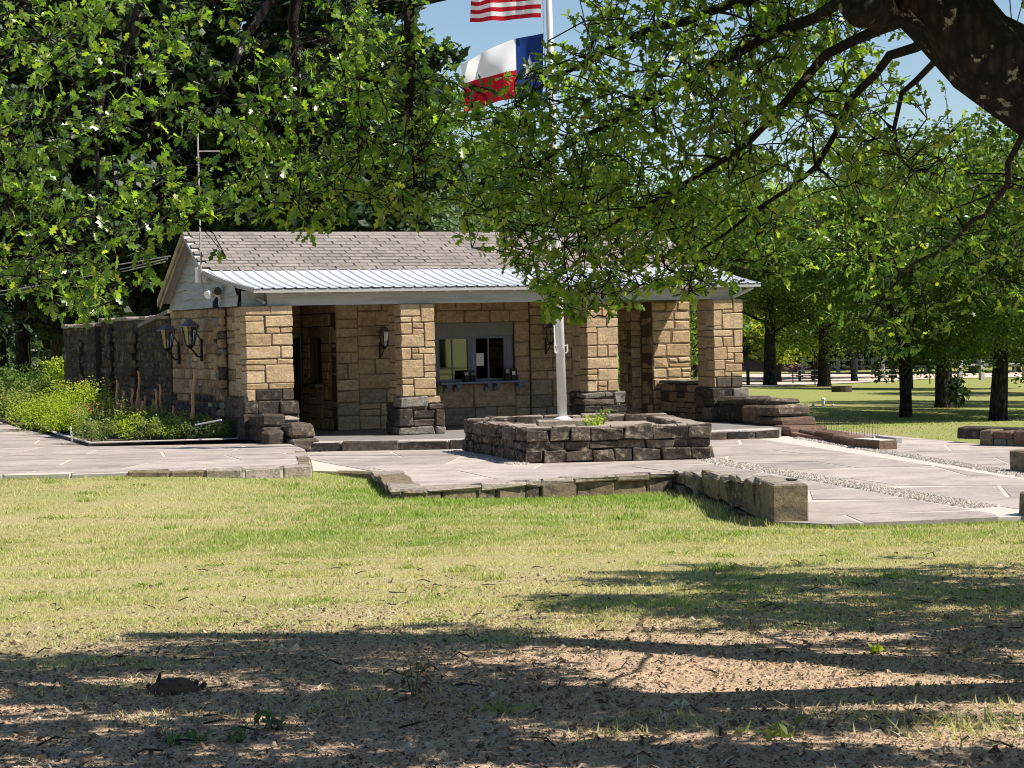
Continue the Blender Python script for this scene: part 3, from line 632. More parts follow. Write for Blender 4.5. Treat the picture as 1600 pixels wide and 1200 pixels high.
# right rear pier and the low wall that joins it to the last column
pr = face_wall(bld, 'pier', (10.234, 2.54), (11.21, 2.54), 0, HB, .5, lambda a, b, c, d: M['sand'], M['mortar'], hs=(.15, .34), ws=(.3, .6), c=.03, j=.012, split=.35)
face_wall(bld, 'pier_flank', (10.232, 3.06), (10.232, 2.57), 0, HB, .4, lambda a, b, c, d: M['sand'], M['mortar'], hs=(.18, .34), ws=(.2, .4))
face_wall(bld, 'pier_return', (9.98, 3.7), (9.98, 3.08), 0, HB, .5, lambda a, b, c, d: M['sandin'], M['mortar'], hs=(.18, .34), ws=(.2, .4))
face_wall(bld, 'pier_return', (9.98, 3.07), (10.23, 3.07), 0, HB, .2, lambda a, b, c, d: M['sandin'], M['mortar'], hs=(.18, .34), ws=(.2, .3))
lw = face_wall(bld, 'parapet', (10.4, 2.52), (10.4, .76), 0, .78, .45, lambda a, b, c, d: pick(M['sandgrey'], M['soot'], M['sandin']), M['mortardark'], hs=(.14, .26), ws=(.25, .5))
for k in range(3): lay(lw, 10.36, 10.9, .76 + k * .585 + .005, .76 + (k + 1) * .585 - .005, .79, .86, M['sootgrey'], .015, .006, None, 'coping')
# beam, rafters, roof ---------------------------------------------------------
EZ, EV = 2.925, -.16                                                 # eave
UL, UR = .13, 11.42
def bell(t):
    """porch roof section from the shingles (t=0) to the eave (t=1): steep first, then flatter"""
    v = 1.79 + (EV - 1.79) * t; return v, 3.335 + (EZ - 3.335) * (t + .09 * math.sin(math.pi * t))
mb = MB(); mb.box(.48, 10.82, .08, .2, HB + .004, 2.875); mb.build('beam', M['trim'], bld)
mb = MB(); mb.box(.03, .48, .24, .3, HB + .004, 2.9); mb.build('gable_panel', M['siding'], bld)
nraf = 22
for k in range(nraf):
    u = .7 + k * (11.1 - .7) / (nraf - 1); f = MB()
    for a, b2 in ((.0, .5), (.5, 1.0)):
        (va, za), (vb, zb_) = bell(a), bell(b2); vb += .03
        f.add([(u - .025, va, za - .12), (u + .025, va, za - .12), (u + .025, va, za - .03), (u - .025, va, za - .03), (u - .025, vb, zb_ - .1), (u + .025, vb, zb_ - .1), (u + .025, vb, zb_ - .035), (u - .025, vb, zb_ - .035)],
              [(0, 1, 2, 3), (7, 6, 5, 4), (0, 4, 5, 1), (2, 6, 7, 3), (1, 5, 6, 2), (0, 3, 7, 4)])
    f.build('rafter', M['rafter'], bld)
# end rafters / brackets carrying the roof overhang
f = MB(); f.tube([(.16, .62, 2.9), (.4, .03, 2.66)], .035, 4); f.build('bracket', M['trim'], bld)
for a, b2, c in (((11.32, .0, 2.84), (10.84, .06, 2.63), .035), ((11.3, 1.3, 3.0), (10.9, 1.2, 2.66), .035)):
    f = MB(); f.tube([a, b2], c, 4); f.build('bracket', M['rafter'], bld)
f = MB(); f.box(10.99, 11.03, -.02, .05, 2.75, 2.86); f.build('bracket', M['rafter'], bld)
porch_roof = MB()
for k in range(8):
    (va, za), (vb, zb_) = bell(k / 8), bell((k + 1) / 8); ua = lambda t: -.24 + (UL + .24) * t
    a, b2 = k / 8, (k + 1) / 8
    porch_roof.add([(ua(a), va, za - .03), (UR - .02, va, za - .03), (UR - .02, vb, zb_ - .03), (ua(b2), vb, zb_ - .03), (ua(a), va, za - .01), (UR - .02, va, za - .01), (UR - .02, vb, zb_ - .01), (ua(b2), vb, zb_ - .01)],
                   [(0, 1, 2, 3), (7, 6, 5, 4), (0, 3, 7, 4), (1, 5, 6, 2), (0, 4, 5, 1), (3, 2, 6, 7)])
porch_roof = porch_roof.build('porch_roof', M['trim'], bld)
f = MB(); f.box(UL, UR - .01, EV - .012, EV + .01, EZ - .075, EZ - .005); f.build('eave_board', M['trim'], porch_roof)
npan = 13
for k in range(npan):
    prof = []; t0, t1 = k / npan, (k + 1) / npan
    for r_ in range(4):
        for q, hh in ((0, 0), (.36, 0), (.46, .022), (.54, .022), (.64, 0)):
            prof.append((t0 + (t1 - t0) * (r_ + q) / 4, hh))
    prof.append((t1, 0)); vs = []; ns = 9
    for i in range(ns):
        v, z = bell(i / (ns - 1)); ul = -.26 + (UL + .26) * i / (ns - 1)
        if i == ns - 1: v -= .03
        for t, hh in prof:
            u_ = -.26 + (UR + .26) * t; u_ = max(u_, ul + (t - t0) * .3) if k == 0 else u_; vs.append((u_, v, z + .008 + hh + (k % 2) * .002))
    m_ = len(prof); fs = [(i * m_ + q, (i + 1) * m_ + q, (i + 1) * m_ + q + 1, i * m_ + q + 1) for i in range(ns - 1) for q in range(m_ - 1)]
    obj('metal_panel', pyd('metal_panel', vs, fs, M['metal']), porch_roof)
RZ, RV, RU0, RU1 = 4.174, 3.233, -.27, 10.95
sh = MB()
for (va, za), (vb, zb_) in (((RV, RZ), (1.76, 3.315)), ((RV, RZ), (5.157, 2.855))):
    sh.add([(RU0, va, za - .1), (RU1, va, za - .1), (RU1, vb, zb_ - .1), (RU0, vb, zb_ - .1), (RU0, va, za - .012), (RU1, va, za - .012), (RU1, vb, zb_ - .012), (RU0, vb, zb_ - .012)],
           [(0, 1, 2, 3), (7, 6, 5, 4), (0, 3, 7, 4), (1, 5, 6, 2), (0, 4, 5, 1), (3, 2, 6, 7)])
sh = sh.build('shingle_roof', M['shinglebase'], bld)
slope = Vector((0, 1.76 - RV, 3.34 - RZ)); SL = slope.length; slope.normalize(); nrm = Vector((0, slope.z, -slope.y)); nrm = -nrm if nrm.z < 0 else nrm
nc, ns = 12, 38; sw = (RU1 - RU0) / ns; ch = SL / nc
tab = pyd('shingle', [(x, y, z) for y, z in ((0, .016), (0, .0), (ch * 1.25, .002)) for x in (.009, sw - .009)], [(0, 4, 5, 1), (0, 1, 3, 2), (0, 2, 4), (1, 5, 3)], M['shingle'])
cell = []
for r_ in range(nc):
    for k in range(ns + 1):
        u0 = RU0 + (k - .5 * (r_ % 2)) * sw + rng.uniform(-.012, .012)
        if u0 < RU0 - .02 or u0 + sw > RU1 + .02: continue
        cell.append((u0, r_))
cell.sort(key=lambda c: c[0]); rest = MB()
for i, (u0, r_) in enumerate(cell):
    base = Vector((u0, RV, RZ)) + slope * (ch * (r_ + 1)) + nrm * .004
    ya = -slope; a = rng.uniform(-.012, .012); xa = Vector((math.cos(a), 0, 0)) + ya * math.sin(a)
    Mx = Matrix(((xa.x, ya.x, nrm.x, base.x), (xa.y, ya.y, nrm.y, base.y), (xa.z, ya.z, nrm.z, base.z), (0, 0, 0, 1)))
    if i < 300: o = obj('shingle', tab, sh); o.matrix_local = Mx
    else: rest.add([Mx @ v.co for v in tab.vertices], [tuple(p.vertices) for p in tab.polygons])
rest.build('far_shingles', M['shingle'], sh, kind='stuff')
f = MB(); ridge = [(RU0, RU1)]
f.add([(RU0, RV - .12, RZ - .06), (RU0, RV, RZ + .012), (RU0, RV + .12, RZ - .06), (RU1, RV - .12, RZ - .06), (RU1, RV, RZ + .012), (RU1, RV + .12, RZ - .06)], [(0, 3, 4, 1), (1, 4, 5, 2)]); f.build('ridge_cap', M['shingle'], sh)
# gable end with waney boards
nbrd = 8; zb0, zt0 = HB + .01, RZ - .12
def vfront(z): return 1.76 + (RV - 1.76) * max(0, (z - 3.3)) / (RZ - 3.3) if z > 3.3 else max(.32, 1.76 - (3.3 - z) / (3.3 - 2.93) * 1.5)
def vrear(z): return 5.157 - (5.157 - RV) * max(0, (z - 2.83)) / (RZ - 2.83) if z > 2.83 else 5.13
edges = [zb0 + (zt0 - zb0) * (k / nbrd) ** .93 for k in range(nbrd + 1)]
for k in range(nbrd):
    z0, z1 = edges[k], edges[k + 1]; n = 22; vs = []; ph = rng.random() * 6
    for i in range(n + 1):
        t = i / n
        lo = z0 + (.018 * math.sin(t * 11 + ph) + .012 * math.sin(t * 27 + ph * 2) if k else 0) - (.02 if k else 0)
        va, vb = vfront(max(lo, zb0)), vrear(max(lo, zb0)); v_ = va + (vb - va) * t; va1, vb1 = vfront(z1), vrear(z1); v1 = va1 + (vb1 - va1) * t
        vs += [(-.055, v_, lo), (-.02, v_, lo), (-.022, v1, z1)]
    fs = []
    for i in range(n): a = i * 3; fs += [(a, a + 2, a + 5, a + 3), (a, a + 3, a + 4, a + 1)]
    obj('siding_board', pyd('siding_board', vs, fs, M['siding']), bld)
mb = MB(); mb.add([(.0, .32, HB), (.0, 5.13, HB), (.0, 5.13, 2.83), (.0, RV, RZ - .1), (.0, 1.76, 3.3), (.0, .32, 2.93)], [(0, 1, 2, 3, 4, 5)]); mb.build('gable_backing', M['dark'], bld)
def rake(p, q, w, d, m, name):
    (va, za), (vb, zb_) = p, q
    f = MB(); f.add([(RU0 - d, va, za), (RU0 + .03, va, za), (RU0 + .03, vb, zb_), (RU0 - d, vb, zb_), (RU0 - d, va, za - w), (RU0 + .03, va, za - w), (RU0 + .03, vb, zb_ - w), (RU0 - d, vb, zb_ - w)],
                    [(0, 1, 2, 3), (7, 6, 5, 4), (0, 3, 7, 4), (1, 5, 6, 2), (0, 4, 5, 1), (3, 2, 6, 7)]); f.build(name, m, bld)
rake((RV - .02, RZ - .02), (5.19, 2.85), .15, .03, M['barge'], 'barge_board'); rake((RV - .05, RZ - .16), (5.14, 2.71), .09, -.01, M['barge'], 'barge_board')
rake((RV, RZ - .015), (1.76, 3.3), .05, .012, M['trim'], 'rake_trim')
f = MB()
for k in range(8):
    (va, za), (vb, zb_) = bell(k / 8), bell((k + 1) / 8); a, b2 = (-.27 + (UL + .27) * t for t in (k / 8, (k + 1) / 8))
    f.add([(a - .02, va, za + .02), (a + .01, va, za + .02), (b2 + .01, vb, zb_ + .02), (b2 - .02, vb, zb_ + .02), (a - .02, va, za - .06), (a + .01, va, za - .06), (b2 + .01, vb, zb_ - .06), (b2 - .02, vb, zb_ - .06)],
          [(0, 1, 2, 3), (7, 6, 5, 4), (0, 3, 7, 4), (1, 5, 6, 2), (0, 4, 5, 1), (3, 2, 6, 7)])
f.build('rake_trim', M['trim'], bld)
# soffit boarding under the overhang on the left, right gable wall, rear lean-to
mb = MB(); mb.add([(10.9, .3, HB + .01), (10.9, 5.1, HB + .01), (10.9, 5.1, 2.8), (10.9, RV, RZ - .12), (10.9, 1.76, 3.28), (10.9, .3, 2.86)], [(0, 5, 4, 3, 2, 1)]); mb.build('gable_end', M['siding'], bld)
f = MB(); f.add([(-.05, 5.3, 2.64), (3.4, 5.3, 2.64), (3.4, 7.8, 2.36), (-.05, 7.8, 2.36), (-.05, 5.3, 2.56), (3.4, 5.3, 2.56), (3.4, 7.8, 2.28), (-.05, 7.8, 2.28)], [(0, 1, 2, 3), (7, 6, 5, 4), (0, 3, 7, 4), (1, 5, 6, 2), (0, 4, 5, 1), (3, 2, 6, 7)]); f.build('lean_to_roof', M['shingle'], bld)
# stepped wing walls in front of the outer columns
def wing(label, stones):
    t = thing('wing_wall', label, 'stone wall')
    for x0, x1, y0, y1, z0, z1, m in stones: lay(t, x0, x1, y0, y1, z0, z1, M[m], .05, .02)
    return t
wing('short stepped wing wall of black stones topped by a pale slab, in front of the first porch column', [
    (-.02, .5, -.95, -.1, -.02, .3, 'soot'), (-.02, .46, -.9, -.1, .3, .55, 'soot'), (.3, .9, -.72, -.08, .02, .36, 'soot'), (.26, .84, -.62, -.09, .36, .47, 'cap'), (.36, .86, -1.42, -.74, .1, .36, 'planter'), (.36, .9, -1.5, -.74, -.16, .1, 'planter'),
    (-.06, .32, -1.3, -.97, -.1, .24, 'soot')])
wing('stepped wing wall of dark stone slabs running forward from the last porch column', [
    (10.3, 11.05, -1.3, -.1, .0, .4, 'soot'), (10.3, 11.0, -1.25, -.1, .4, .56, 'soot'), (10.2, 10.95, -1.9, -1.32, .0, .4, 'redstone'), (10.28, 11.0, -2.3, -1.26, .4, .52, 'planter'), (10.15, 10.95, -2.75, -1.92, .18, .4, 'planter'),
    (10.1, 10.95, -2.95, -1.92, -.02, .18, 'redstone'), (9.9, 10.8, -3.6, -2.97, -.16, .02, 'redstone'), (10.95, 11.3, -1.0, -.2, 0, .3, 'soot')])

# ------------------------------------------------------------------ free standing stonework
gw = thing('garden_wall', 'tall wall of dark stained rubble stone running back from the left end of the building', 'stone wall')
for p, q, zt in (((-.02, 11.4), (.0, 5.32), 2.44), ((-.16, 14.8), (-.16, 11.42), 2.34), ((.25, 14.9), (-.14, 14.82), 2.34)):
    w_ = face_wall(gw, 'wall_core', p, q, -.2, zt, .3, lambda a, b, c, d: M['gardenwall'], M['mortardark'], gap=.006, depth=.2, c=.035, j=.022, hs=(.12, .28), ws=(.24, .65), split=.25)
    Mx, L = frame(p, q); x = 0
    while x < L - .01:
        w = rng.uniform(.3, .7)
        if L - x - w < .25: w = L - x
        lay(w_, x, x + w - .01, -.04, .34, zt, zt + .06 + rng.uniform(-.01, .04), M['cap'], .02, .012, Mx, 'capstone'); x += w
for v0, v1, x_ in ((8.1, 8.5, -.1), (10.2, 10.55, -.12), (12.6, 13.0, -.24)):          # ragged buttress courses
    z = -.2
    while z < 2.2: h_ = rng.uniform(.14, .28); lay(gw, x_ + rng.uniform(-.05, .03), 0, v0 + rng.uniform(-.06, .06), v1, z, z + h_ - .008, M['gardenwall'], .035, .02, None, 'stone'); z += h_
pl = thing('stone_planter', 'square raised planter of rough brown fieldstone built around the flagpole', 'planter')
PQ = [(2.3, -7.62), (5.12, -8.78), (6.5, -4.75), (3.0, -3.55)]
PZ = .4
for k in range(4):
    p, q = PQ[k], PQ[(k + 1) % 4]; Mx, L = frame(p, q); z = ZB
    lv = [ZB, ZB + .2, ZB + .35, PZ + (.04 if k in (2,) else 0)]
    mb = MB(); mb.box(.03, L - .03, .06, .34, ZB - .1, PZ - .05, Mx); core = mb.build('planter_core', M['mortardark'], pl)
    for c_ in range(3):
        x = 0; top = c_ == 2; n = 0
        while x < L - .01:
            w = rng.uniform(.24, .5) * (1.25 if top else 1)
            if L - x - w < .2: w = L - x
            ov = (.05 if c_ == 0 else .03 if top else 0.0) + rng.uniform(-.02, .02)
            m_ = M['planter']
            lay(core, x + .006, x + w - .006, -ov, .4 if top else .36, lv[c_] + .004, lv[c_ + 1] - .004 + (rng.uniform(-.02, .03) if top else 0), m_, .014, .022, Mx); x += w; n += 1
    # pale flat faces of the rim
    x = 0.03
    while x < L - .4:
        w = min(rng.uniform(.3, .6), L - x - .36)
        if w < .1: break
        lay(core, x, x + w - .012, .02 + rng.uniform(0, .03), .37, lv[3] - .03, lv[3] + .022 + rng.uniform(-.012, .012), M['cap'], .015, .012, Mx, 'rim_stone'); x += w
prism('soil', [(PQ[0][0] + .3, PQ[0][1] + .2), (PQ[1][0] - .2, PQ[1][1] + .3), (PQ[2][0] - .3, PQ[2][1] - .2), (PQ[3][0] + .2, PQ[3][1] - .3)], ZB, .33, flat_mat('planter soil', (.3, .25, .2), .95, .3, 6, .6), pl)
lwall = thing('low_stone_wall', 'low brown stone wall with a squared end block on the lawn edge of the paving', 'stone wall')
Mx, L = frame((W0[0] - .02, W0[1] + .1), W1)
mb = MB(); mb.box(0.02, L - .5, .06, .3, -.8, -.2, Mx); core = mb.build('wall_core', M['mortardark'], lwall)
endb = stone_mat('squared olive stone', [(0, (.25, .2, .125)), (1, (.27, .215, .135))], .4, (.1, .085, .06), .58, 6, .7)
x = 0.0
while x < L - .75:
    w = rng.uniform(.45, 1.1)
    if L - .75 - x - w < .4: w = L - .75 - x
    s = x / L; zt = -.13 + .36 * min(1, s * 1.15)
    zb_ = -.32 + .12 * s
    m_ = rng.choice((M['edge'], M['planter'], M['edge']))
    lay(core, x + .006, x + w - .006, -.03 + rng.uniform(-.04, .03), .36, zb_ + .02, zt + rng.uniform(-.025, .02), m_, .03, .035, Mx)
    k = x
    while k < x + w - .05:
        w2 = min(rng.uniform(.25, .5), x + w - k); lay(core, k + .005, k + w2 - .005, -.08 + rng.uniform(-.04, .04), .3, -.8, zb_ + .01 + rng.uniform(-.03, .0), M['planter'], .03, .03, Mx); k += w2
    k = x
    while k < x + w - .05:
        w2 = min(rng.uniform(.3, .7), x + w - k); lay(core, k + .006, k + w2 - .006, rng.uniform(-.05, .0), .34 + rng.uniform(-.03, .03), zt - .03, zt + rng.uniform(.01, .035), M['cap'], .012, .016, Mx, 'coping'); k += w2
    x += w
lay(lwall, L - .72, L + .02, -.03, .37, -.8, .245, endb, .012, .006, Mx, 'end_block'); lay(lwall, L - .7, L + .0, -.01, .35, .235, .256, M['cap'], .008, .004, Mx, 'coping')
lay(lwall, L - .62, L - .4, .24, .33, .257, .272, M['soot'], .01, .006, Mx, 'loose_stone')
def blockwall(name, label, parts):
    t = thing(name, label, 'stone wall')
    for (p, q, d, z0, z1, m) in parts:
        Mx, L = frame(p, q); lay(t, 0, L, 0, d, z0, z1, M[m], .02, .012, Mx)
    return t
ra, rb = P2(1530, 696, ZB), P2(1660, 699, ZB); V2 = lambda p, q, s: (p[0] + (q[0] - p[0]) * s, p[1] + (q[1] - p[1]) * s)
blockwall('low_stone_wall', 'low wall of squared tan and brown stones where the paving meets the far lawn', [
    (ra, V2(ra, rb, .16), .4, -.4, .11, 'edge'), (V2(ra, rb, .17), V2(ra, rb, .4), .4, -.03, .1, 'redstone'), (V2(ra, rb, .165), V2(ra, rb, .33), .4, -.3, -.04, 'sootgrey'), (V2(ra, rb, .34), V2(ra, rb, .42), .4, -.3, -.04, 'edge'), (V2(ra, rb, .41), V2(ra, rb, .98), .42, -.3, .11, 'redstone'),
    ((V2(ra, rb, -.12)[0] + .35, V2(ra, rb, -.12)[1] + .85), (V2(ra, rb, 1)[0] + .35, V2(ra, rb, 1)[1] + .85), .35, -.1, .12, 'soot')])
a, b2 = P2(1577, 736, ZB), P2(1640, 742, ZB)
blockwall('stone_block', 'squared brown stone block standing on the paving beside the farther gravel strip', [(a, V2(a, b2, .38), .45, ZB - .1, .15, 'edge'), (V2(a, b2, .39), b2, .42, ZB - .1, .13, 'edge')])
a, b2 = P2(1591, 804, ZB), P2(1650, 808, ZB)
blockwall('stone_block', 'nearest squared brown stone post on the paving, cut off by the picture edge', [(a, b2, .35, ZB - .1, .1, 'edge')])
# stone edging and mulch bed on the right of the porch
mulch = [(9.9, -3.7), (9.35, -5.6), (10.1, -6.2), (11.1, -3.2), (11.1, -1.4)]
prism('mulch_bed', mulch, ZB - .1, ZB + .07, M['mulch'], None, kind='structure')
for label, p, q, h, m, nm in (('low edging of rough red brown stones around the mulch bed', P2(1246, 681, ZB), P2(1331, 698, ZB), .15, 'redstone', 'stone_edging'), ('plain dark brown timber box edge at the end of the mulch bed', P2(1331, 699, ZB), P2(1374, 703, ZB), .15, 'redstone', 'timber_edging')):
    t = thing(nm, label, 'edging'); Mx, L = frame(p, q); n_ = 3 if nm == 'stone_edging' else 1
    for k in range(n_): lay(t, L * k / n_ + .01, L * (k + 1) / n_ - .01, 0, .35, ZB - .05, ZB + h + rng.uniform(-.02, .02) * (n_ > 1), M[m], .03 if n_ > 1 else .006, .015 if n_ > 1 else .002, Mx, 'stone' if n_ > 1 else 'board')
    if n_ == 1: lay(t, .02, L - .02, .02, .33, ZB + h, ZB + h + .012, M['concrete'], .004, .002, Mx, 'top')
t = thing('timber_rail', 'short grey timber lying flat at the end of the wire fence', 'timber'); Mx, L = frame(P2(1368, 689, ZB), P2(1400, 693, ZB)); lay(t, 0, L, 0, .12, ZB, ZB + .1, M['greywood'], .006, .002, Mx, 'beam')
wf = thing('wire_fence', 'low see-through fence of thin upright wires beside the mulch bed', 'fence')
wa, wb = P2(1206, 668, ZB), P2(1372, 690, ZB); n_ = 46
for k in range(n_):
    p = V2(wa, wb, k / (n_ - 1)); f = MB(); f.tube([(p[0], p[1], ZB - .05), (p[0] + rng.uniform(-.01, .01), p[1], ZB + .42 + rng.uniform(-.015, .015))], .0042, 4); f.build('wire', M['rust'], wf)
for z in (.1, .26):
    f = MB(); f.tube([(wa[0], wa[1], ZB + z), (wb[0], wb[1], ZB + z)], .0022, 4); f.build('line_wire', M['rust'], wf)

# ------------------------------------------------------------------ flagpole and flags
fp = thing('flagpole', 'tall pale painted flagpole with its halyard, rising from the stone planter', 'flagpole')
pb = Vector(A(879, 655, 37.05)); ptop = A(857.5, 0, 37.35); pt = Vector(ptop); pt = pb + (pt - pb) * 1.32
mb = MB(); mb.tube([pb, pb.lerp(pt, .3), pb.lerp(pt, .6), pt], [.084, .072, .06, .045], 14); mb.build('pole', M['pole'], fp, smooth=True)
mb = MB(); mb.lathe(pb, [(.16, -.01), (.155, .012), (.12, .03), (.09, .05)], 16); mb.build('base_flange', M['white'], fp)
mb = MB(); mb.lathe(pt, [(.02, 0), (.07, .04), (.07, .1), (.02, .14)], 10); mb.build('finial', M['metal'], fp)
fr = Vector((RGT[0], RGT[1], 0)); fwd3 = Vector((FWD[0], FWD[1], 0))
cl = pb + Vector((0, 0, 1.28))
for s in (-1, 1):
    mb = MB(); mb.tube([cl + fr * (.07 * s), cl + fr * (.11 * s) + Vector((0, 0, .02)), cl + fr * (.11 * s) + Vector((0, 0, -.1)), cl + fr * (.075 * s) + Vector((0, 0, -.13))], .014, 5); mb.build('cleat', M['white'], fp)
mb = MB(); mb.tube([cl - fr * .1, pb.lerp(pt, .45) - fr * .11, pt - fr * .1], .008, 5); mb.build('halyard', M['white'], fp)
mb = MB(); mb.tube([cl - fr * .11 + Vector((0, 0, .0)), cl - fr * .13 + Vector((0, 0, 1.3)), pb.lerp(pt, .4) - fr * .14], .008, 5); mb.build('halyard', M['white'], fp)
bs = thing('base_slab', 'square pale concrete slab under the flagpole inside the planter', 'slab'); Mx, L = frame((pb.x - .55, pb.y - .15), (pb.x + .4, pb.y - .55)); lay(bs, 0, L, -.2, .75, pb.z - .1, pb.z - .004, M['cap'], .008, .003, Mx, 'slab')
mb = MB(); mb.box(.1, L - .1, -.05, .6, .2, pb.z - .1, Mx); mb.build('footing', M['planter'], bs)
def flag(name, label, P, nx, ny, mats, pick_m):
    t = thing(name, label, 'flag'); vs = [P(i / nx, j / ny) for j in range(ny + 1) for i in range(nx + 1)]
    byp = {}
    for j in range(ny):
        for i in range(nx): byp.setdefault(pick_m(i / nx, j / ny), []).append((j * (nx + 1) + i, j * (nx + 1) + i + 1, (j + 1) * (nx + 1) + i + 1, (j + 1) * (nx + 1) + i))
    for (part, m), fs in byp.items():
        used = sorted({v for f in fs for v in f}); ix = {v: k for k, v in enumerate(used)}
        obj(part, pyd(part, [vs[v] for v in used], [tuple(ix[v] for v in f) for f in fs], m, True), t)
    return t
def cloth(name, c, tr):
    m, tt, out = nt(name); b = NB(tt); d = b.n('ShaderNodeBsdfDiffuse'); d.inputs[0].default_value = (*c, 1); e = b.n('ShaderNodeBsdfTranslucent'); e.inputs[0].default_value = (*c, 1)
    n = b.noise(300, 2, .5, b.pos()); bp_ = b.n('ShaderNodeBump'); bp_.inputs['Strength'].default_value = .1; tt.links.new(n, bp_.inputs['Height']); tt.links.new(bp_.outputs[0], d.inputs['Normal'])
    mx = b.n('ShaderNodeMixShader'); mx.inputs[0].default_value = tr; tt.links.new(d.outputs[0], mx.inputs[1]); tt.links.new(e.outputs[0], mx.inputs[2]); tt.links.new(mx.outputs[0], out.inputs[0]); return m
cr, cw, cb = cloth('red cloth', (.55, .02, .035), .5), cloth('white cloth', (.85, .85, .86), .5), cloth('navy cloth', (.02, .05, .2), .4)
DF = 37.3
def us(s, t):                          # s from hoist to fly, t from top to bottom
    a = A(846, -62, DF); b2 = A(845, 28, DF); c = A(738, -55, DF); d = A(734, 33, DF)
    p = (a * (1 - s) + c * s) * (1 - t) + (b2 * (1 - s) + d * s) * t
    w = .07 * math.sin(s * 9 - t * 2) * (.3 + s) + .03 * math.sin(s * 21 + t * 3) * s
    return Vector(p) + fwd3 * w * 2.2 + Vector((0, 0, .045 * math.sin(s * 5.5 + .6) * s))
st_n = 13
usf = flag('striped_flag', 'red and white striped flag with starred corner flying at the pole top', us, 40, 26, None,
     lambda s, t: ('canton', cb) if (s < .4 and t < 7 / 13 - 1e-6) else (('red_stripe', cr) if int(t * 13 + 1e-6) % 2 == 0 else ('white_stripe', cw)))
f = MB()
def star(f, P, s0, t0, r, asp, side):
    c = P(s0, t0); pts = []
    for k in range(10):
        q = r if k % 2 == 0 else r * .4; a_ = math.pi / 5 * k
        pts.append(P(min(max(s0 + q * math.sin(a_) * asp, 0), 1), min(max(t0 - q * math.cos(a_), 0), 1)) - fwd3 * .006 * side)
    cc = c - fwd3 * .006 * side; f.add([cc] + pts, [(0, k + 1, (k + 1) % 10 + 1) for k in range(10)])
for row in range(9):
    for k in range(6 if row % 2 == 0 else 5): star(f, us, .4 * (k * 2 + 1 + (row % 2)) / 12, (7 / 13) * (row + 1) / 10, .024, .62, 1)
f.build('stars', cw, usf, kind='stuff')
def tx(s, t):
    a = A(849, 52, DF); b2 = A(848, 148, DF); c = A(719, 93, DF); d = A(727, 170, DF)
    p = (a * (1 - s) + c * s) * (1 - t) + (b2 * (1 - s) + d * s) * t
    w = .09 * math.sin(s * 7 + t * 2.4) * (.25 + s) + .04 * math.sin(s * 15 - t * 4) * s
    return Vector(p) + fwd3 * w * 2 + Vector((0, 0, .05 * math.sin(s * 4.2) * (1 - t) + .05 * math.sin(t * 5 + s * 6) * s))
txf = flag('lone_star_flag', 'flag with blue star band, white above red, flying below the striped flag', tx, 36, 24, None, lambda s, t: ('hoist_band', cb) if s < 1 / 3 - 1e-6 else (('white_band', cw) if t < .5 else ('red_band', cr)))
f = MB(); star(f, tx, 1 / 6, .5, .2, .55, 1); f.build('star', cw, txf)

# ------------------------------------------------------------------ lanterns and fittings
def lantern(label, base, outv, sc, group, arm=True):
    """base: point on the wall; outv: direction away from the wall"""
    o = Vector(outv).normalized(); t = thing('wall_lantern', label, 'lantern', base, group); up = Vector((0, 0, 1)); c = o * (.3 * sc)
    f = MB(); f.tube([(0, 0, -.3 * sc), (0, 0, .12 * sc)], .03 * sc, 6); f.build('wall_plate', M['black'], t)
    f = MB(); pts = [up * (-.22 * sc), up * (-.2 * sc) + o * (.12 * sc), up * (-.1 * sc) + o * (.22 * sc), c + up * (-.03 * sc)]; f.tube(pts, .016 * sc, 5); f.tube([up * (.1 * sc), o * (.15 * sc) + up * (.26 * sc), c + up * (.48 * sc)] if arm else [up * -.05 * sc, c + up * (-.04 * sc)], .012 * sc, 5); f.build('bracket', M['black'], t)
    f = MB(); f.lathe(c, [(.02 * sc, -.06 * sc), (.085 * sc, 0), (.085 * sc, .02 * sc)], 6); f.build('lamp_base', M['black'], t)
    f = MB(); f.lathe(c, [(.08 * sc, .02 * sc), (.145 * sc, .36 * sc)], 6); f.build('lamp_glass', M['lampglass'], t)
    f = MB()
    for k in range(6):
        a_ = math.pi / 3 * k; dx = Vector((math.cos(a_), math.sin(a_), 0)); f.tube([c + dx * .083 * sc + up * .02 * sc, c + dx * .15 * sc + up * .36 * sc], .011 * sc, 4)
    f.build('cage', M['black'], t)
    f = MB(); f.lathe(c, [(.2 * sc, .355 * sc), (.205 * sc, .37 * sc), (.08 * sc, .46 * sc), (.03 * sc, .5 * sc)], 6); f.build('hood', M['black'] if sc < .8 else M['lampmetal'], t)
    f = MB(); f.lathe(c, [(.018 * sc, .02 * sc), (.022 * sc, .1 * sc), (.03 * sc, .14 * sc), (.012 * sc, .19 * sc)], 8); f.build('bulb', M['white'], t)
    return t
M['lampmetal'] = flat_mat('lantern hood metal', (.2, .17, .19), .35, .15, 8, 0, .6)
p = A(278, 545, 43.4); q = A(313, 545, 42.2)
lantern('black iron wall lantern beside the garden wall, farther of the pair', (-.02, 4.62, 1.8), (-1, -.6, 0), 1.08, 'paired lanterns on the end wall')
lantern('black iron wall lantern on the end wall pier, nearer of the pair', (-.05, 2.82, 1.86), (-1, -.6, 0), 1.08, 'paired lanterns on the end wall')
lantern('small black wall lantern on the porch wall left of the ticket window', (3.86, VO + .03, 1.75), (0, -1, 0), .85, 'porch wall lanterns', False)
lantern('small black wall lantern on the porch wall behind the flagpole', (7.72, VO - .02, 1.75), (0, -1, 0), .85, 'porch wall lanterns', False)
fl = thing('flood_light', 'twin head security flood light on the gable boards', 'flood light', (-.06, 1.42, 2.82))
f = MB(); f.box(-.06, .0, -.05, .05, -.05, .07); f.build('mount', M['white'], fl)
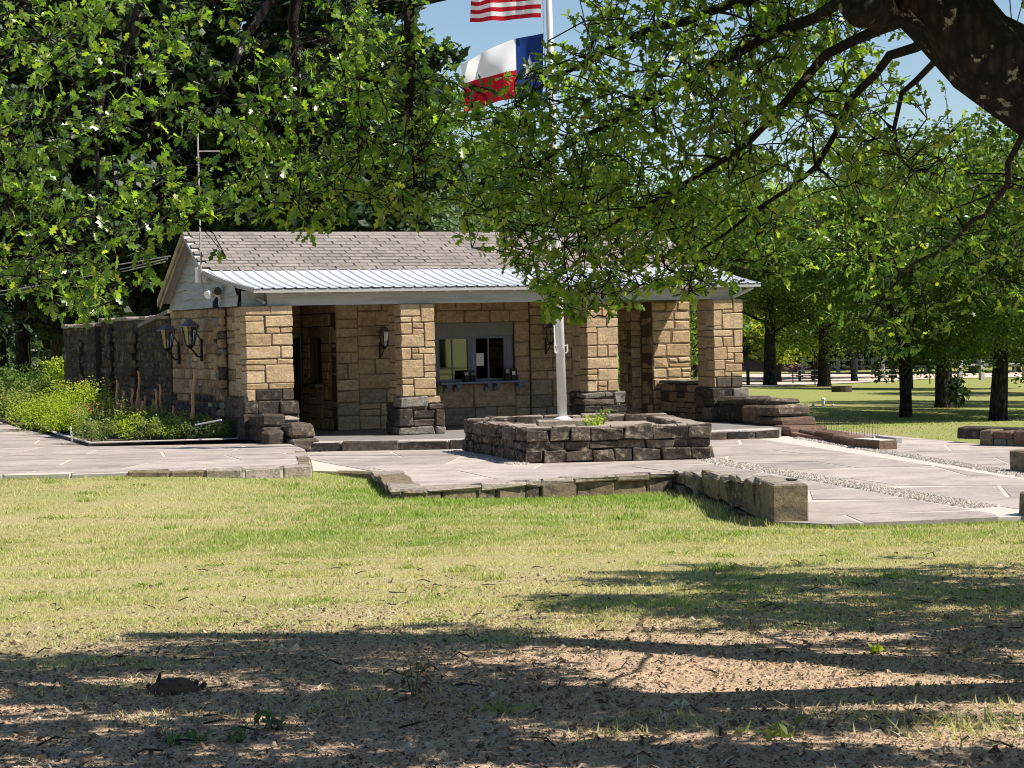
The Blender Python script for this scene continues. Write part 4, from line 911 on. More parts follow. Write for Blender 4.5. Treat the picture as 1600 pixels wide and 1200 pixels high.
f = MB(); f.tube([(-.06, .0, .04), (-.2, -.1, .08), (-.3, -.16, .03)], [.035, .05, .085], 10); f.build('lamp_head', M['white'], fl)
f = MB(); f.tube([(-.05, -.03, .06), (-.1, -.2, .13), (-.13, -.3, .1)], [.04, .06, .08], 10); f.build('lamp_head', M['black'], fl)
f = MB(); f.tube([(-.05, .0, -.02), (-.12, -.08, -.1), (-.12, -.1, -.22)], [.03, .05, .07], 10); f.build('sensor', M['black'], fl)
cdt = thing('conduit', 'dark service conduit running down the gable to the flood light', 'conduit', (-.3, 1.85, 2.6))
f = MB(); f.tube([(0, 0, 1.5), (0, 0, .55), (.03, -.05, .3), (.16, -.3, .22)], .02, 6); f.build('pipe', M['greywood'], cdt); f = MB(); f.tube([(.02, 0, 1.12), (-.02, -.1, 1.05), (-.02, -.1, .93), (.02, 0, .9)], .012, 5); f.build('cable_loop', M['black'], cdt)
bx = thing('junction_box', 'white electrical box beside the conduit on the gable', 'electrical box', (-.22, 2.1, 3.12)); f = MB(); f.box(-.1, .08, -.06, .1, .0, .28); f.build('box', M['white'], bx); f = MB(); f.box(-.11, .085, -.065, .105, .28, .3); f.build('lid', M['white'], bx)
am = thing('antenna_mast', 'thin grey antenna mast rising above the left roof end', 'antenna', (-.29, 1.88, 4.0)); f = MB(); f.tube([(0, 0, -.6), (0.0, 0, 3.0)], .018, 5); f.build('mast', M['greywood'], am); f = MB(); f.tube([(0, 0, 1.72), (.42, -.1, 1.72)], .012, 4); f.build('cross_arm', M['greywood'], am); f = MB(); f.tube([(0, 0, 2.9), (.1, 0, 3.05), (-.06, 0, 3.1)], .012, 4); f.build('tip', M['greywood'], am)
pw = thing('power_lines', 'service wires sagging from the trees to the left gable', 'wire')
for (x0, y0, x1, y1) in ((-300, 412, 266, 400), (-300, 448, 262, 404), (-300, 455, 258, 409)):
    a = A(x0, y0, 62); b2 = A(x1, y1, 43.9); f = MB(); f.tube([Vector(a).lerp(Vector(b2), k / 12) - Vector((0, 0, .5 * math.sin(math.pi * k / 12))) for k in range(13)], .011, 4); f.build('wire', M['greywood'], pw)
# things on and in the ticket window
def small(name, label, cat, loc, boxes, group=None):
    t = thing(name, label, cat, loc, group)
    for nm, b, m in boxes: f = MB(); f.box(*b); f.build(nm, M[m], t)
    return t
small('leaflet_rack', 'black leaflet rack with cards on the counter under the closed pane', 'rack', (5.86, VO - .08, .949), [('back', (-.14, .14, .03, .05, 0, .24), 'black'), ('pocket', (-.13, -.01, -.03, .03, .0, .14), 'dark'), ('pocket', (.01, .13, -.03, .03, .0, .14), 'dark'), ('leaflet', (-.12, -.03, -.01, .005, .03, .2), 'greywood'), ('leaflet', (.03, .12, -.01, .005, .03, .19), 'framegrey')])
small('leaflet_rack', 'black leaflet rack with papers on the counter beside the open pane', 'rack', (6.83, VO - .1, .949), [('back', (-.16, .16, .04, .06, 0, .26), 'black'), ('pocket', (-.15, -.01, -.03, .04, 0, .16), 'dark'), ('pocket', (.01, .15, -.03, .04, .0, .12), 'black'), ('leaflet', (-.12, -.04, -.005, .01, .03, .24), 'greywood'), ('leaflet', (.03, .1, -.005, .01, .03, .2), 'white')])
small('notice', 'white paper notice taped inside the sliding pane', 'notice', (6.25, VW + .07, 1.28), [('sheet', (-.09, .09, 0, .004, 0, .27), 'paper')])
small('office_table', 'small table with a curved white sheet seen through the closed ticket pane', 'table', (5.5, VW + .6, 0), [('table_top', (-.5, .5, -.2, .3, .93, .97), 'greywood'), ('leg', (-.48, -.43, -.18, -.13, 0, .93), 'greywood'), ('leg', (.43, .48, -.18, -.13, 0, .93), 'greywood'), ('leg', (-.48, -.43, .22, .27, 0, .93), 'greywood'), ('leg', (.43, .48, .22, .27, 0, .93), 'greywood')])
pp = thing('curved_sheet', 'curved white sheet on the table behind the closed pane', 'papers', (5.5, VW + .5, .975)); f = MB(); f.add([(x * .25 + dx, y, .14 - .12 * x * x * 1.6) for dx in (0,) for x in (-1, -.5, 0, .5, 1) for y in (-.1, .15)], [(k * 2, k * 2 + 2, k * 2 + 3, k * 2 + 1) for k in range(4)]); f.build('sheet', M['paper'], pp)  # white arch in the pane, added as a curved sheet indoors

# ------------------------------------------------------------------ foliage
def kites(c, size, up=.5, wid=.55, droop=0.0, r=nr):
    """one leaf (a bent kite of four corners) at every centre"""
    n = len(c); nm = r.normal(size=(n, 3)); nm[:, 2] = np.abs(nm[:, 2]) + up; nm /= np.linalg.norm(nm, axis=1)[:, None]
    d = r.normal(size=(n, 3)); d[:, 2] -= droop; d -= nm * (d * nm).sum(1)[:, None]; d /= np.linalg.norm(d, axis=1)[:, None] + 1e-9
    s = np.cross(nm, d); L = (size * r.uniform(.65, 1.35, n))[:, None]
    cup = nm * L * .1
    return np.stack([c - d * L * .5, c + s * L * wid * .5 + cup, c + d * L * .5, c - s * L * wid * .5 + cup], 1)
def balls(cs, rads, per, r=nr, flat=.8, shell=.35):
    """points in ragged clumps"""
    out = []
    for c, R in zip(cs, rads):
        k = max(3, int(per * r.uniform(.7, 1.3))); v = r.normal(size=(k, 3)); v /= np.linalg.norm(v, axis=1)[:, None]
        q = r.random(k) ** shell; p = v * (q * R)[:, None]; p[:, 2] *= flat; out.append(np.asarray(c) + p + r.normal(size=(k, 3)) * R * .12)
    return np.concatenate(out)
def crown_pts(R, H, z0, nclump, per, r, conic=0.0, rc=(.55, 1.1)):
    cs = []; rs_ = []
    while len(cs) < nclump:
        v = r.uniform(-1, 1, 3)
        if (v ** 2).sum() > 1 or (v ** 2).sum() < .12: continue
        t = (v[2] + 1) / 2; w = (1 - conic * t)
        cs.append((v[0] * R * w, v[1] * R * w, z0 + t * H)); rs_.append(r.uniform(*rc) * (1 - .35 * conic * t))
    return cs, rs_
def tree_mesh(seed, R, H, z0, th, nclump, per, leaf, lm, bm, conic=0.0, rc=(.55, 1.1), tr=.2, fork=False, flat=.75, up=.4):
    r = np.random.default_rng(seed); cs, rs_ = crown_pts(R, H, z0, nclump, per, r, conic, rc)
    pts = balls(cs, rs_, per, r, flat); cm = quads_mesh('crown', kites(pts, leaf, up, .6, .2, r), 4, M[lm])
    mb = MB(); top = z0 + H * .75; lean = r.normal(size=2) * .25
    if fork:
        mb.tube([(0, 0, -.3), (.02, 0, .5), (.0, .0, th)], [tr * 1.25, tr, tr * .95], 9)
        for s in (-1, 1): mb.tube([(0, 0, th - .1), (s * .35 * R * .25, .1 * s, th + .9), (s * R * .3, .2 * s, z0 + H * .5), (s * R * .35, .2, top)], [tr * .7, tr * .6, tr * .35, tr * .1], 7)
    else: mb.tube([(0, 0, -.3), (0, 0, .25), (lean[0] * .3, lean[1] * .3, th), (lean[0], lean[1], z0 + H * .5), (lean[0] * 1.3, lean[1], top)], [tr * 1.5, tr * 1.05, tr * .85, tr * .5, tr * .12], 9)
    for i in range(0, len(cs), max(1, len(cs) // 11)):
        c = Vector(cs[i]); zb = min(max(th * .8, c.z - .35 * math.hypot(c.x, c.y)), top); b = Vector((lean[0] * .6, lean[1] * .6, zb)); mb.tube([b, b.lerp(c, .5) + Vector((0, 0, .12)), c], [tr * .3, tr * .2, tr * .06], 5)
    return cm, pyd('trunk', mb.v, mb.f, M[bm], True)
TM = {
    'cedar': tree_mesh(1, 2.7, 12.0, 2.2, 2.5, 70, 200, .3, 'leafdark', 'bark', .55, (.6, 1.05), .2, False, .55),
    'cedar2': tree_mesh(2, 3.1, 13.0, 3.2, 3.5, 72, 200, .3, 'leafdark', 'bark', .45, (.6, 1.15), .22, False, .55),
    'oak': tree_mesh(3, 4.0, 8.9, 1.5, 1.6, 62, 230, .22, 'leafmid', 'bark', .2, (.7, 1.25), .22),
    'elm': tree_mesh(4, 4.4, 10.6, 1.8, 1.8, 64, 230, .24, 'leafmid', 'barkgrey', .3, (.7, 1.3), .2),
    'lime': tree_mesh(5, 3.6, 8.2, 1.0, 1.4, 56, 220, .22, 'leaflime', 'bark', .3, (.6, 1.15), .18),
    'near': tree_mesh(6, 3.5, 6.6, 1.5, 1.9, 85, 330, .13, 'leafmid', 'bark', .15, (.5, 1.0), .17, True),
    'near2': tree_mesh(7, 3.8, 7.0, 1.5, 1.9, 90, 330, .13, 'leafmid', 'bark', .2, (.5, 1.05), .27),
    'pale': tree_mesh(8, 2.6, 5.0, 1.6, 1.5, 50, 260, .14, 'leafpale', 'bark', .2, (.5, .9), .12),
}
WHERE = {}
def tree(kind, px, D, label, group, s=1.0, name=None, dz=0.0, rz=None):
    p = A(px, 600, D); z = h1(p[0], p[1]); cm, tm = TM[kind]
    t = thing(name or {'cedar': 'cedar_tree', 'cedar2': 'cedar_tree', 'near': 'forked_tree'}.get(kind, 'broadleaf_tree'), label, 'tree', (p[0], p[1], z - .05 + dz), group, rng.uniform(0, 6.28) if rz is None else rz)
    obj('crown', cm, t).scale = (s, s, s); obj('trunk', tm, t).scale = (s, s, s); return t
GL, GR_, GC = 'dark cedars behind the building', 'trees beyond the park road', 'cedars of the back row'
for kind, px, D, s, lb in (('cedar2', -130, 63, 1.1, 'dark cedar left of the garden, its crown leaning in past the edge'), ('cedar', -50, 58, 1.15, 'dark cedar whose trunk stands hidden at the extreme left edge'), ('cedar2', 40, 66, 1.12, 'thick dark trunked cedar behind the tall thin weeds'),
        ('cedar', 128, 60, 1.05, 'dark cedar directly behind the low far end of the garden wall'), ('cedar2', 212, 67, 1.15, 'dark cedar behind the middle of the garden wall, left of the gable'), ('cedar', 300, 62, 1.1, 'dark cedar behind the antenna mast and left roof end'),
        ('cedar2', 400, 66, 1.15, 'dark cedar behind the left third of the shingle ridge'), ('cedar', 505, 62, 1.08, 'dark cedar behind the ridge above the second porch column'), ('cedar2', 600, 68, 1.05, 'dark cedar at the end of the row, nearest the flags')): tree(kind, px, D, lb, GL, s)
for i, (px, D, s) in enumerate(((-90, 84, 1.2), (0, 92, 1.25), (90, 80, 1.15), (170, 90, 1.2), (255, 82, 1.2), (350, 92, 1.25), (450, 84, 1.15), (550, 92, 1.1), (640, 84, .95))):
    tree('cedar2' if i % 2 else 'cedar', px, D, 'tall dark cedar of the second row, deep in the wood left of the flags', GC, s)
tree('elm', 690, 74, 'mid green tree with a grey trunk behind the roof under the lone star flag', None, .92)
tree('pale', 735, 58, 'small pale green tree behind the roof left of the flagpole', None, 1.0)
for px, D, k, s, lb in ((790, 88, 'cedar', .82, 'dark cedar behind the roof just left of the flagpole'), (860, 78, 'oak', .85, 'green tree behind the roof directly behind the flagpole'), (940, 90, 'elm', .82, 'grey trunked tree behind the roof above the third column'), (1020, 84, 'oak', .85, 'green tree behind the right roof end')): tree(k, px, D, lb, 'trees behind the right half of the roof', s)
for px, D, k, s, lb in ((1090, 132, 'oak', 1.3, 'broad tree across the road behind the last porch column'), (1150, 150, 'elm', 1.3, 'tall tree across the road just right of the roof tip'), (1215, 138, 'lime', 1.4, 'yellow green tree across the road behind the leaning tree'), (1275, 150, 'oak', 1.45, 'broad tree across the road behind the picnic table tree'), (1335, 140, 'elm', 1.1, 'tree across the road left of the forked tree'),
        (1395, 152, 'lime', 1.5, 'yellow green tree across the road behind the forked tree'), (1450, 172, 'elm', 1.3, 'tree across the road between the forked tree and the bushy one'), (1520, 172, 'oak', 1.4, 'tree across the road between the two right lawn trunks'), (1590, 172, 'elm', 1.3, 'tree across the road behind the straight trunked tree'), (1660, 172, 'lime', 1.5, 'yellow green tree across the road beyond the right edge')): tree(k, px, D, lb, GR_, s)
for px, D, k, s in ((1345, 186, 'oak', 1.4), (1240, 188, 'elm', 1.3), (1120, 186, 'oak', 1.4), (1430, 190, 'oak', 1.4)): tree(k, px, D, 'broad tree of the deep second row across the park road', 'second row across the road', s)
tree('near', 1414, 62, 'forked dark trunked tree on the lawn', None, 1.05, rz=-.35)
tree('near2', 1475, 74, 'thick trunked dark tree with a bush at its foot on the lawn', None, 1.15)
tree('near2', 1559, 58, 'straight dark trunked tree on the lawn beside the low stone wall', None, .9)
tree('near2', 1288, 122, 'dark tree beside the thin pole and picnic table', None, 1.35, rz=1.0)
tree('near2', 1203, 122, 'dark leaning tree just right of the last porch column', None, 1.4)
for px, D, k, s in ((1655, 66, 'near2', 1.05), (1700, 52, 'near', 1.1), (1790, 60, 'near2', 1.2), (1640, 84, 'near2', 1.2), (1720, 98, 'near2', 1.3), (1560, 110, 'near2', 1.25), (1830, 76, 'near2', 1.3), (1420, 112, 'near', 1.2)):  # those past the right edge are added to throw shade across the lawn
    tree(k, px, D, {1560: 'dark tree far across the lawn behind the straight trunked tree', 1420: 'dark tree far across the lawn behind the forked tree', 1655: 'dark tree whose low branches enter from the right edge'}.get(px, 'dark lawn tree added outside the right edge to shade the lawn'), 'lawn trees added outside the right edge' if px > 1640 and px != 1655 or px == 1640 else None, s)
# dense undergrowth closing the woods
def mass(name, pxs, D0, D1, z0, z1, n, leaf, m):
    px = nr.uniform(*pxs, n); D = nr.uniform(D0, D1, n); P_ = np.array([A(a, 600, d) for a, d in zip(px, D)]); gz_ = hgt(P_[:, 0], P_[:, 1])
    lump = .5 + .5 * np.sin(px * .021) * np.sin(px * .0083 + 1) + .25 * np.sin(px * .07)
    P_[:, 2] = gz_ + z0 + (z1 - z0) * nr.random(n) ** .8 * (.72 + .35 * lump); return obj(name, quads_mesh(name, kites(P_, leaf, .2, .7), 4, M[m]), None, 'stuff')
mass('undergrowth', (-250, 1000), 96, 120, 0, 5.5, 16000, .55, 'leafdark')
mass('undergrowth', (1000, 1750), 190, 215, 0, 7.5, 12000, .8, 'leafdark')
mass('far_woods', (-350, 700), 124, 150, 0, 15.5, 15000, 1.0, 'leafdark')
mass('far_woods', (660, 1090), 128, 150, 0, 10.5, 7000, .9, 'leafmid')
mass('far_woods', (1050, 1800), 218, 250, 0, 16.5, 14000, 1.2, 'leafmid')

# trees on the near side of the forecourt, out of the picture: the closed pane mirrors them
for (x, y, k) in ((24, -46, 'elm'), (31, -58, 'oak'), (17, -62, 'lime'), (40, -50, 'oak')):
    cm, tm = TM[k]; t = thing('broadleaf_tree', 'shade tree on the near side of the forecourt, outside the frame', 'tree', (x, y, h1(x, y)), 'shade trees on the near side')
    obj('crown', cm, t); obj('trunk', tm, t)
# plants of the flower bed ------------------------------------------------------
prism('garden_bed', [P2(90, 682, 0.02), P2(140, 696, .02), P2(352, 689, .02), (.35, -.9), (-.1, 0), (-.1, 5), (-1.2, 5.3), (-2.2, 7.8), (-2.0, 12), (-1.4, 18), (1.0, 31), (3, 31), (1, 16), (-.6, 9.5)], -.3, .045, M['soil'], None, kind='structure')
kb = thing('bed_kerb', 'thin dark concrete kerb around the flower bed', 'kerb')
kp = [P2(-30, 634, 0), P2(32, 655, 0), P2(86, 682, 0), P2(138, 697, 0), P2(290, 693, 0), P2(352, 691, 0), P2(428, 687, 0)]
for p, q in zip(kp[:-1], kp[1:]):
    Mx, L = frame(p, q); lay(kb, .004, L - .004, 0, .09, -.05, .075, M['sootgrey'] if p[0] < -3 else M['concrete'], .008, .003, Mx, 'kerb_stone'); lay(kb, .0, L, -.006, .012, -.06, .055, M['soot'], .004, .002, Mx, 'kerb_face')
def plant(name, label, cat, px, D, w, h, n, leaf, m, stems=5, group=None, up=.5, z=.03, base=.1, flat=1.0, extra=None):
    p = A(px, 600, D); t = thing(name, label, cat, (p[0], p[1], z), group); k = max(4, int(n / 70)); r = nr
    cs = [(r.uniform(-1, 1) * w * .42, r.uniform(-1, 1) * w * .42, base + r.random() * h * .8) for _ in range(k)]
    rr = [w * .24 * r.uniform(.7, 1.3)] * k
    pts = balls(cs, rr, n / k, r, .8 * flat); pts[:, 2] = np.abs(pts[:, 2]); obj('foliage', quads_mesh('foliage', kites(pts, leaf, up, .5, 0), 4, M[m]), t)
    f = MB()
    for _ in range(stems): a = (r.uniform(-1, 1) * w * .3, r.uniform(-1, 1) * w * .3); f.tube([(a[0] * .5, a[1] * .5, 0), (a[0], a[1], h * r.uniform(.6, 1.0))], [.008, .004], 4)
    f.build('stems', M['stem'], t, kind='stuff')
    if extra: extra(t, w, h)
    return t
def orange_heads(t, w, h):
    f = MB()
    for _ in range(12): c = (nr.uniform(-.5, .5) * w, nr.uniform(-.5, .5) * w, h * nr.uniform(.85, 1.1)); f.lathe(c, [(.004, 0), (.016, .01), (.013, .022), (.004, .035)], 5)
    f.build('flowers', M['orange'], t, kind='stuff')
plant('shrub', 'bright yellow green mound of foliage spilling over the walkway', 'shrub', 62, 48.5, 1.45, .75, 3800, .065, 'leaflime', up=.9)
plant('shrub', 'bright yellow green bush with orange flower heads in front of the garden wall', 'shrub', 131, 47.2, 1.3, 1.0, 3800, .065, 'leaflime', extra=orange_heads, up=.9)
plant('shrub', 'low yellow green foliage joining the mound and the flowering bush', 'shrub', 100, 46.2, 1.0, .55, 2400, .06, 'leaflime', up=.9)
plant('shrub', 'dull green bush between the yellow green mound and the taller weeds', 'shrub', 42, 52.5, 1.4, .95, 2000, .08, 'leafolive')
plant('shrub', 'leafy green bush against the left end of the garden wall', 'shrub', 88, 55.5, .95, 1.75, 2000, .1, 'leaflime')
plant('shrub', 'mid green bush with narrow leaves near the left edge', 'shrub', 38, 56, 1.5, 1.45, 2200, .1, 'leafmid')
for px, D, h, lb in ((12, 58, 2.3, 'tall thin weed with a yellow top at the far left'), (53, 57, 2.75, 'tallest thin weed in front of the dark trunk at left')):
    plant('tall_weed', lb, 'weed', px, D, .45, h, 260, .11, 'leafpale', 2)
plant('shrub', 'grey green low shrub cut by the left edge of the walkway', 'shrub', -10, 58, 1.5, 1.0, 1500, .1, 'leafmid')
plant('bedding_plant', 'ragged reddish flowered plant at the near corner of the bed', 'plant', 133, 41.4, .55, .66, 800, .045, 'leafolive', 8, None, extra=orange_heads)
bedg = 'low bedding plants along the kerb'
for px, D, w, h, m_, lb in ((160, 40.9, .6, .42, 'leafolive', 'dusty low plant next to the reddish flowers, at the kerb'), (195, 41.2, .7, .55, 'leaflime', 'fresh green bushy plant at the kerb below the thin left spikes'), (228, 40.9, .6, .4, 'leafolive', 'dusty low plant at the kerb below the middle spikes'), (262, 41.1, .6, .38, 'leaflime', 'fresh green low plant at the kerb below the paired leaning spikes'),
        (296, 41.0, .6, .42, 'leafpale', 'pale low plant at the kerb under the tallest spike'), (330, 41.0, .55, .36, 'leafolive', 'dusty low plant at the kerb under the white lath'), (215, 42.4, .8, .75, 'leafolive', 'taller dusty plant standing among the brown spikes'), (182, 42.8, .8, .9, 'leafolive', 'tallest ragged bedding plant beside the flowering bush'),
        (310, 41.9, .6, .45, 'leafolive', 'dusty plant behind the tallest spike by the end wall'), (348, 41.2, .4, .3, 'leafpale', 'smallest pale plant in the kerb corner by the wing wall'), (275, 42, .7, .45, 'leaflime', 'fresh green plant between the leaning spikes and the end wall'), (240, 42.0, .6, .6, 'leafpale', 'pale upright plant among the leaning spikes'), (150, 43.5, .8, .8, 'leafolive', 'dusty plant at the foot of the flowering bush')):
    plant('bedding_plant', lb, 'plant', px, D, w, h, 720, .05, m_, 8, bedg, up=.8)
spk = 'dry brown flower spikes'
for i, (px, yb, yt, D, lean) in enumerate(((183, 640, 594, 43.2, 0), (193, 635, 610, 43.2, 0), (206, 640, 607, 43.0, 2), (213, 650, 612, 42.6, 4), (218, 645, 580, 43.2, -3), (226, 645, 618, 43.0, 1), (238, 650, 624, 42.4, 2), (246, 655, 608, 42.2, -6), (252, 650, 600, 42.6, -5), (300, 655, 577, 41.6, 8), (272, 655, 634, 42.0, -4), (222, 652, 626, 42.2, 0))):
    b_ = Vector(A(px - lean, 690, D)); b_.z = .04; top = Vector(A(px + lean * .5, yt, D)); mid = Vector(A(px, yb, D)); big = px == 300
    t = thing('flower_spike', 'tallest thick curved dry flower spike standing in front of the end wall' if big else 'thin brown dry flower spike in the row before the dark garden wall', 'plant', b_, None if big else spk)
    f = MB(); f.tube([(0, 0, 0), (mid - b_), (top - b_)], [.012, .01, .006], 5); f.build('stem', M['stem'], t)
    f = MB(); n_ = 9; f.tube([(mid - b_).lerp(top - b_, k / n_) + Vector((.012 * math.sin(k * 1.1), 0, 0)) for k in range(n_ + 1)], [(.02 + .006 * (k % 2)) * (1.9 if big else 1.35) * (1 - .3 * k / n_) for k in range(n_ + 1)], 6); f.build('flower_head', M['spike'], t)
sm = thing('plant_marker', 'small upright pale post in front of the yellow green bush', 'post', A(113, 688, 41.3)); f = MB(); f.tube([(0, 0, -.05), (-.03, 0, .28)], .018, 6); f.build('post', M['white'], sm)
sm = thing('white_lath', 'thin white lath lying in the bed before the dark plinth', 'stick', A(325, 661, 40.6)); f = MB(); f.tube([tuple(Vector(A(305, 664, 40.7)) - Vector(A(325, 661, 40.6))), tuple(Vector(A(346, 656, 40.5)) - Vector(A(325, 661, 40.6)))], .017, 5); f.build('lath', M['white'], sm)
plant('weed', 'small leafy weed growing in the planter beside the flagpole base', 'weed', 915, 36.3, .5, .16, 260, .06, 'leaflime', 5, z=.34, base=.02)
plant('weed', 'grey dead weed in the back corner of the planter', 'weed', 938, 37.4, .35, .28, 160, .05, 'leafolive', 9, z=.33, base=.05)
plant('weed', 'green weeds growing at the wall seen through the gap beside the third column', 'weed', 974, 53, 1.2, 2.1, 900, .1, 'leaflime', 5, z=-.2)
plant('weed', 'leafy weed showing between the pier and the last column', 'weed', 1087, 51, .7, 1.35, 300, .1, 'leafpale', 5, z=-.2)

# ------------------------------------------------------------------ park furniture beyond the lawn
def strip(name, pts, m, dz=.03, seg=40):
    """a sheet that follows the ground: pts are pairs across it"""
    vs = []; n = len(pts)
    for i in range(n - 1):
        for k in range(seg + (i == n - 2)):
            t = k / seg
            for s in range(7):
                a = np.array(pts[i][0]) * (1 - s / 6) + np.array(pts[i][1]) * (s / 6); b = np.array(pts[i + 1][0]) * (1 - s / 6) + np.array(pts[i + 1][1]) * (s / 6); q = a * (1 - t) + b * t
                vs.append((q[0], q[1], 0))
    vs = np.array(vs); vs[:, 2] = hgt(vs[:, 0], vs[:, 1]) + dz; m_ = len(vs) // 7
    return obj(name, pyd(name, vs.tolist(), [(i * 7 + s, i * 7 + s + 1, i * 7 + s + 8, i * 7 + s + 7) for i in range(m_ - 1) for s in range(6)], m, True), None, 'structure')
XY = lambda px, D: tuple(A(px, 600, D)[:2])
strip('road', [(XY(1000, 118), XY(1000, 172)), (XY(1200, 122), XY(1200, 172)), (XY(1330, 132), XY(1330, 168)), (XY(1450, 146), XY(1450, 166)), (XY(1750, 152), XY(1750, 168))], M['roaddust'], .04)
strip('path', [(XY(1100, 116), XY(1100, 119)), (XY(1240, 118), XY(1240, 121.5))], M['concrete'], .05)
bankp = MB(); 
for k in range(9):
    a = Vector(A(1140 + k * 15, 600, 184)); a.z = h1(a.x, a.y); hh = 1.0 * math.sin(math.pi * (k + .5) / 9) ** .5
    bankp.add([a + fr * -.9, a + fr * .9, a + fr * .8 + fwd3 * 2 + Vector((0, 0, hh)), a - fr * .8 + fwd3 * 2 + Vector((0, 0, hh)), a + fr * .9 + fwd3 * 5, a - fr * .9 + fwd3 * 5], [(0, 1, 2, 3), (3, 2, 4, 5)])
bankp.build('earth_bank', M['bank'], None, kind='structure')
def park_table(label, px, D, sc=1.0):
    p = A(px, 600, D); t = thing('picnic_table', label, 'picnic table', (p[0], p[1], h1(p[0], p[1])), 'picnic tables on the lawn', -YAW + .2)
    for nm, b, m in (('table_top', (-.8, .8, -.35, .35, .74, .79), 'greywood'), ('bench_seat', (-.8, .8, -.75, -.5, .43, .47), 'greywood'), ('bench_seat', (-.8, .8, .5, .75, .43, .47), 'greywood')): f = MB(); f.box(*b); f.build(nm, M[m], t)
    for x in (-.45, .45): f = MB(); f.box(x - .05, x + .05, -.12, .12, 0, .74); f.box(x - .03, x + .03, -.65, .65, .37, .43); f.build('leg', M['rust'], t)
    return t
park_table('picnic table behind the grill, left of the lamp post tree', 1260, 138); park_table('picnic table in shade between the lamp post tree and the forked tree', 1384, 138); 
def grill(label, px, D):
    p = A(px, 600, D); t = thing('park_grill', label, 'grill', (p[0], p[1], h1(p[0], p[1])), 'park grills', -YAW)
    f = MB(); f.tube([(0, 0, 0), (0, 0, .7)], .04, 6); f.build('post', M['rust'], t); f = MB(); f.box(-.28, .28, -.22, .22, .7, .73); f.box(-.28, -.25, -.22, .22, .73, .95); f.box(.25, .28, -.22, .22, .73, .95); f.box(-.25, .25, .19, .22, .73, .95); f.build('fire_box', M['rust'], t); f = MB(); f.box(-.27, .27, -.22, -.05, .9, .92); f.build('grate', M['black'], t)
grill('black park grill on a post left of the picnic table', 1239, 132); grill('black park grill on a post far off by the rail fence', 1368, 158)
fr_ = thing('fire_ring', 'low dark fire ring on the lawn', 'fire ring', (lambda p: (p[0], p[1], h1(p[0], p[1])))(A(1315, 600, 104))); f = MB(); f.lathe((0, 0, 0), [(.5, 0), (.5, .28), (.44, .28), (.44, .05)], 14); f.build('ring', M['rust'], fr_)
def post(name, label, cat, px, D, h, r, m, group=None):
    p = A(px, 600, D); t = thing(name, label, cat, (p[0], p[1], h1(p[0], p[1])), group); f = MB(); f.tube([(0, 0, -.1), (0, 0, h)], [r, r * .85], 7); f.build('post', M[m], t); f = MB(); f.lathe((0, 0, h - .02), [(r * 1.1, 0), (r * 1.1, .05), (r * .5, .09)], 7); f.build('cap', M[m], t); return t
post('bollard', 'dark wooden bollard beside the road by the last porch column', 'bollard', 1169, 122, .95, .11, 'rust')
post('lamp_pole', 'thin dark pole beside the tree by the picnic table', 'pole', 1273.5, 124, 2.0, .035, 'rust'); post('lamp_pole', 'thin dark pole between the forked tree and the thick trunked tree', 'pole', 1453, 128, 1.35, .04, 'rust')
post('white_bollard', 'pale bollard at the road beyond the second picnic table', 'bollard', 1380, 150, 1.5, .16, 'greywood'); post('white_bollard', 'small white stake on the lawn beyond the wire fence', 'stake', 1286, 72, .26, .07, 'white')
for px, D in ((1213, 74), (1228, 76), (1242, 73), (1257, 74), (1270, 74), (1301, 71), (1234, 62)): post('marker', 'tiny white marker standing in the lawn beyond the wire fence', 'marker', px, D, .05, .05, 'white', 'tiny white lawn markers')
rf = thing('rail_fence', 'long grey post and rail fence along the far side of the park road', 'fence')
fpos = [A(1255 + k * 27.5, 600, 176 - k * .6) for k in range(17)]
for k, p in enumerate(fpos): f = MB(); z = h1(p[0], p[1]); f.box(p[0] - .12, p[0] + .12, p[1] - .12, p[1] + .12, z - .1, z + 1.25); f.build('fence_post', M['greywood'], rf)
for p, q in zip(fpos[:-1], fpos[1:]):
    for hh in (.55, 1.05): f = MB(); f.tube([(p[0], p[1], h1(p[0], p[1]) + hh), (q[0], q[1], h1(q[0], q[1]) + hh)], .075, 5); f.build('rail', M['greywood'], rf)
rf = thing('post_fence', 'row of dark posts with a rail at the road behind the right hand lawn trees', 'fence')
fpos = [A(1500 + k * 34, 600, 140) for k in range(6)]
for p in fpos: f = MB(); z = h1(p[0], p[1]); f.box(p[0] - .14, p[0] + .14, p[1] - .14, p[1] + .14, z - .1, z + 1.35); f.build('fence_post', M['greywood'], rf)
for p, q in zip(fpos[:-1], fpos[1:]): f = MB(); f.tube([(p[0], p[1], h1(p[0], p[1]) + 1.0), (q[0], q[1], h1(q[0], q[1]) + 1.0)], .08, 5); f.build('rail', M['greywood'], rf)
p = A(1500, 600, 72.5); plant('shrub', 'dark spiky bush at the foot of the thick trunked tree', 'bush', 1500, 71.5, .95, 1.2, 500, .22, 'leafdark', 10, z=h1(p[0], p[1]), up=-.2)

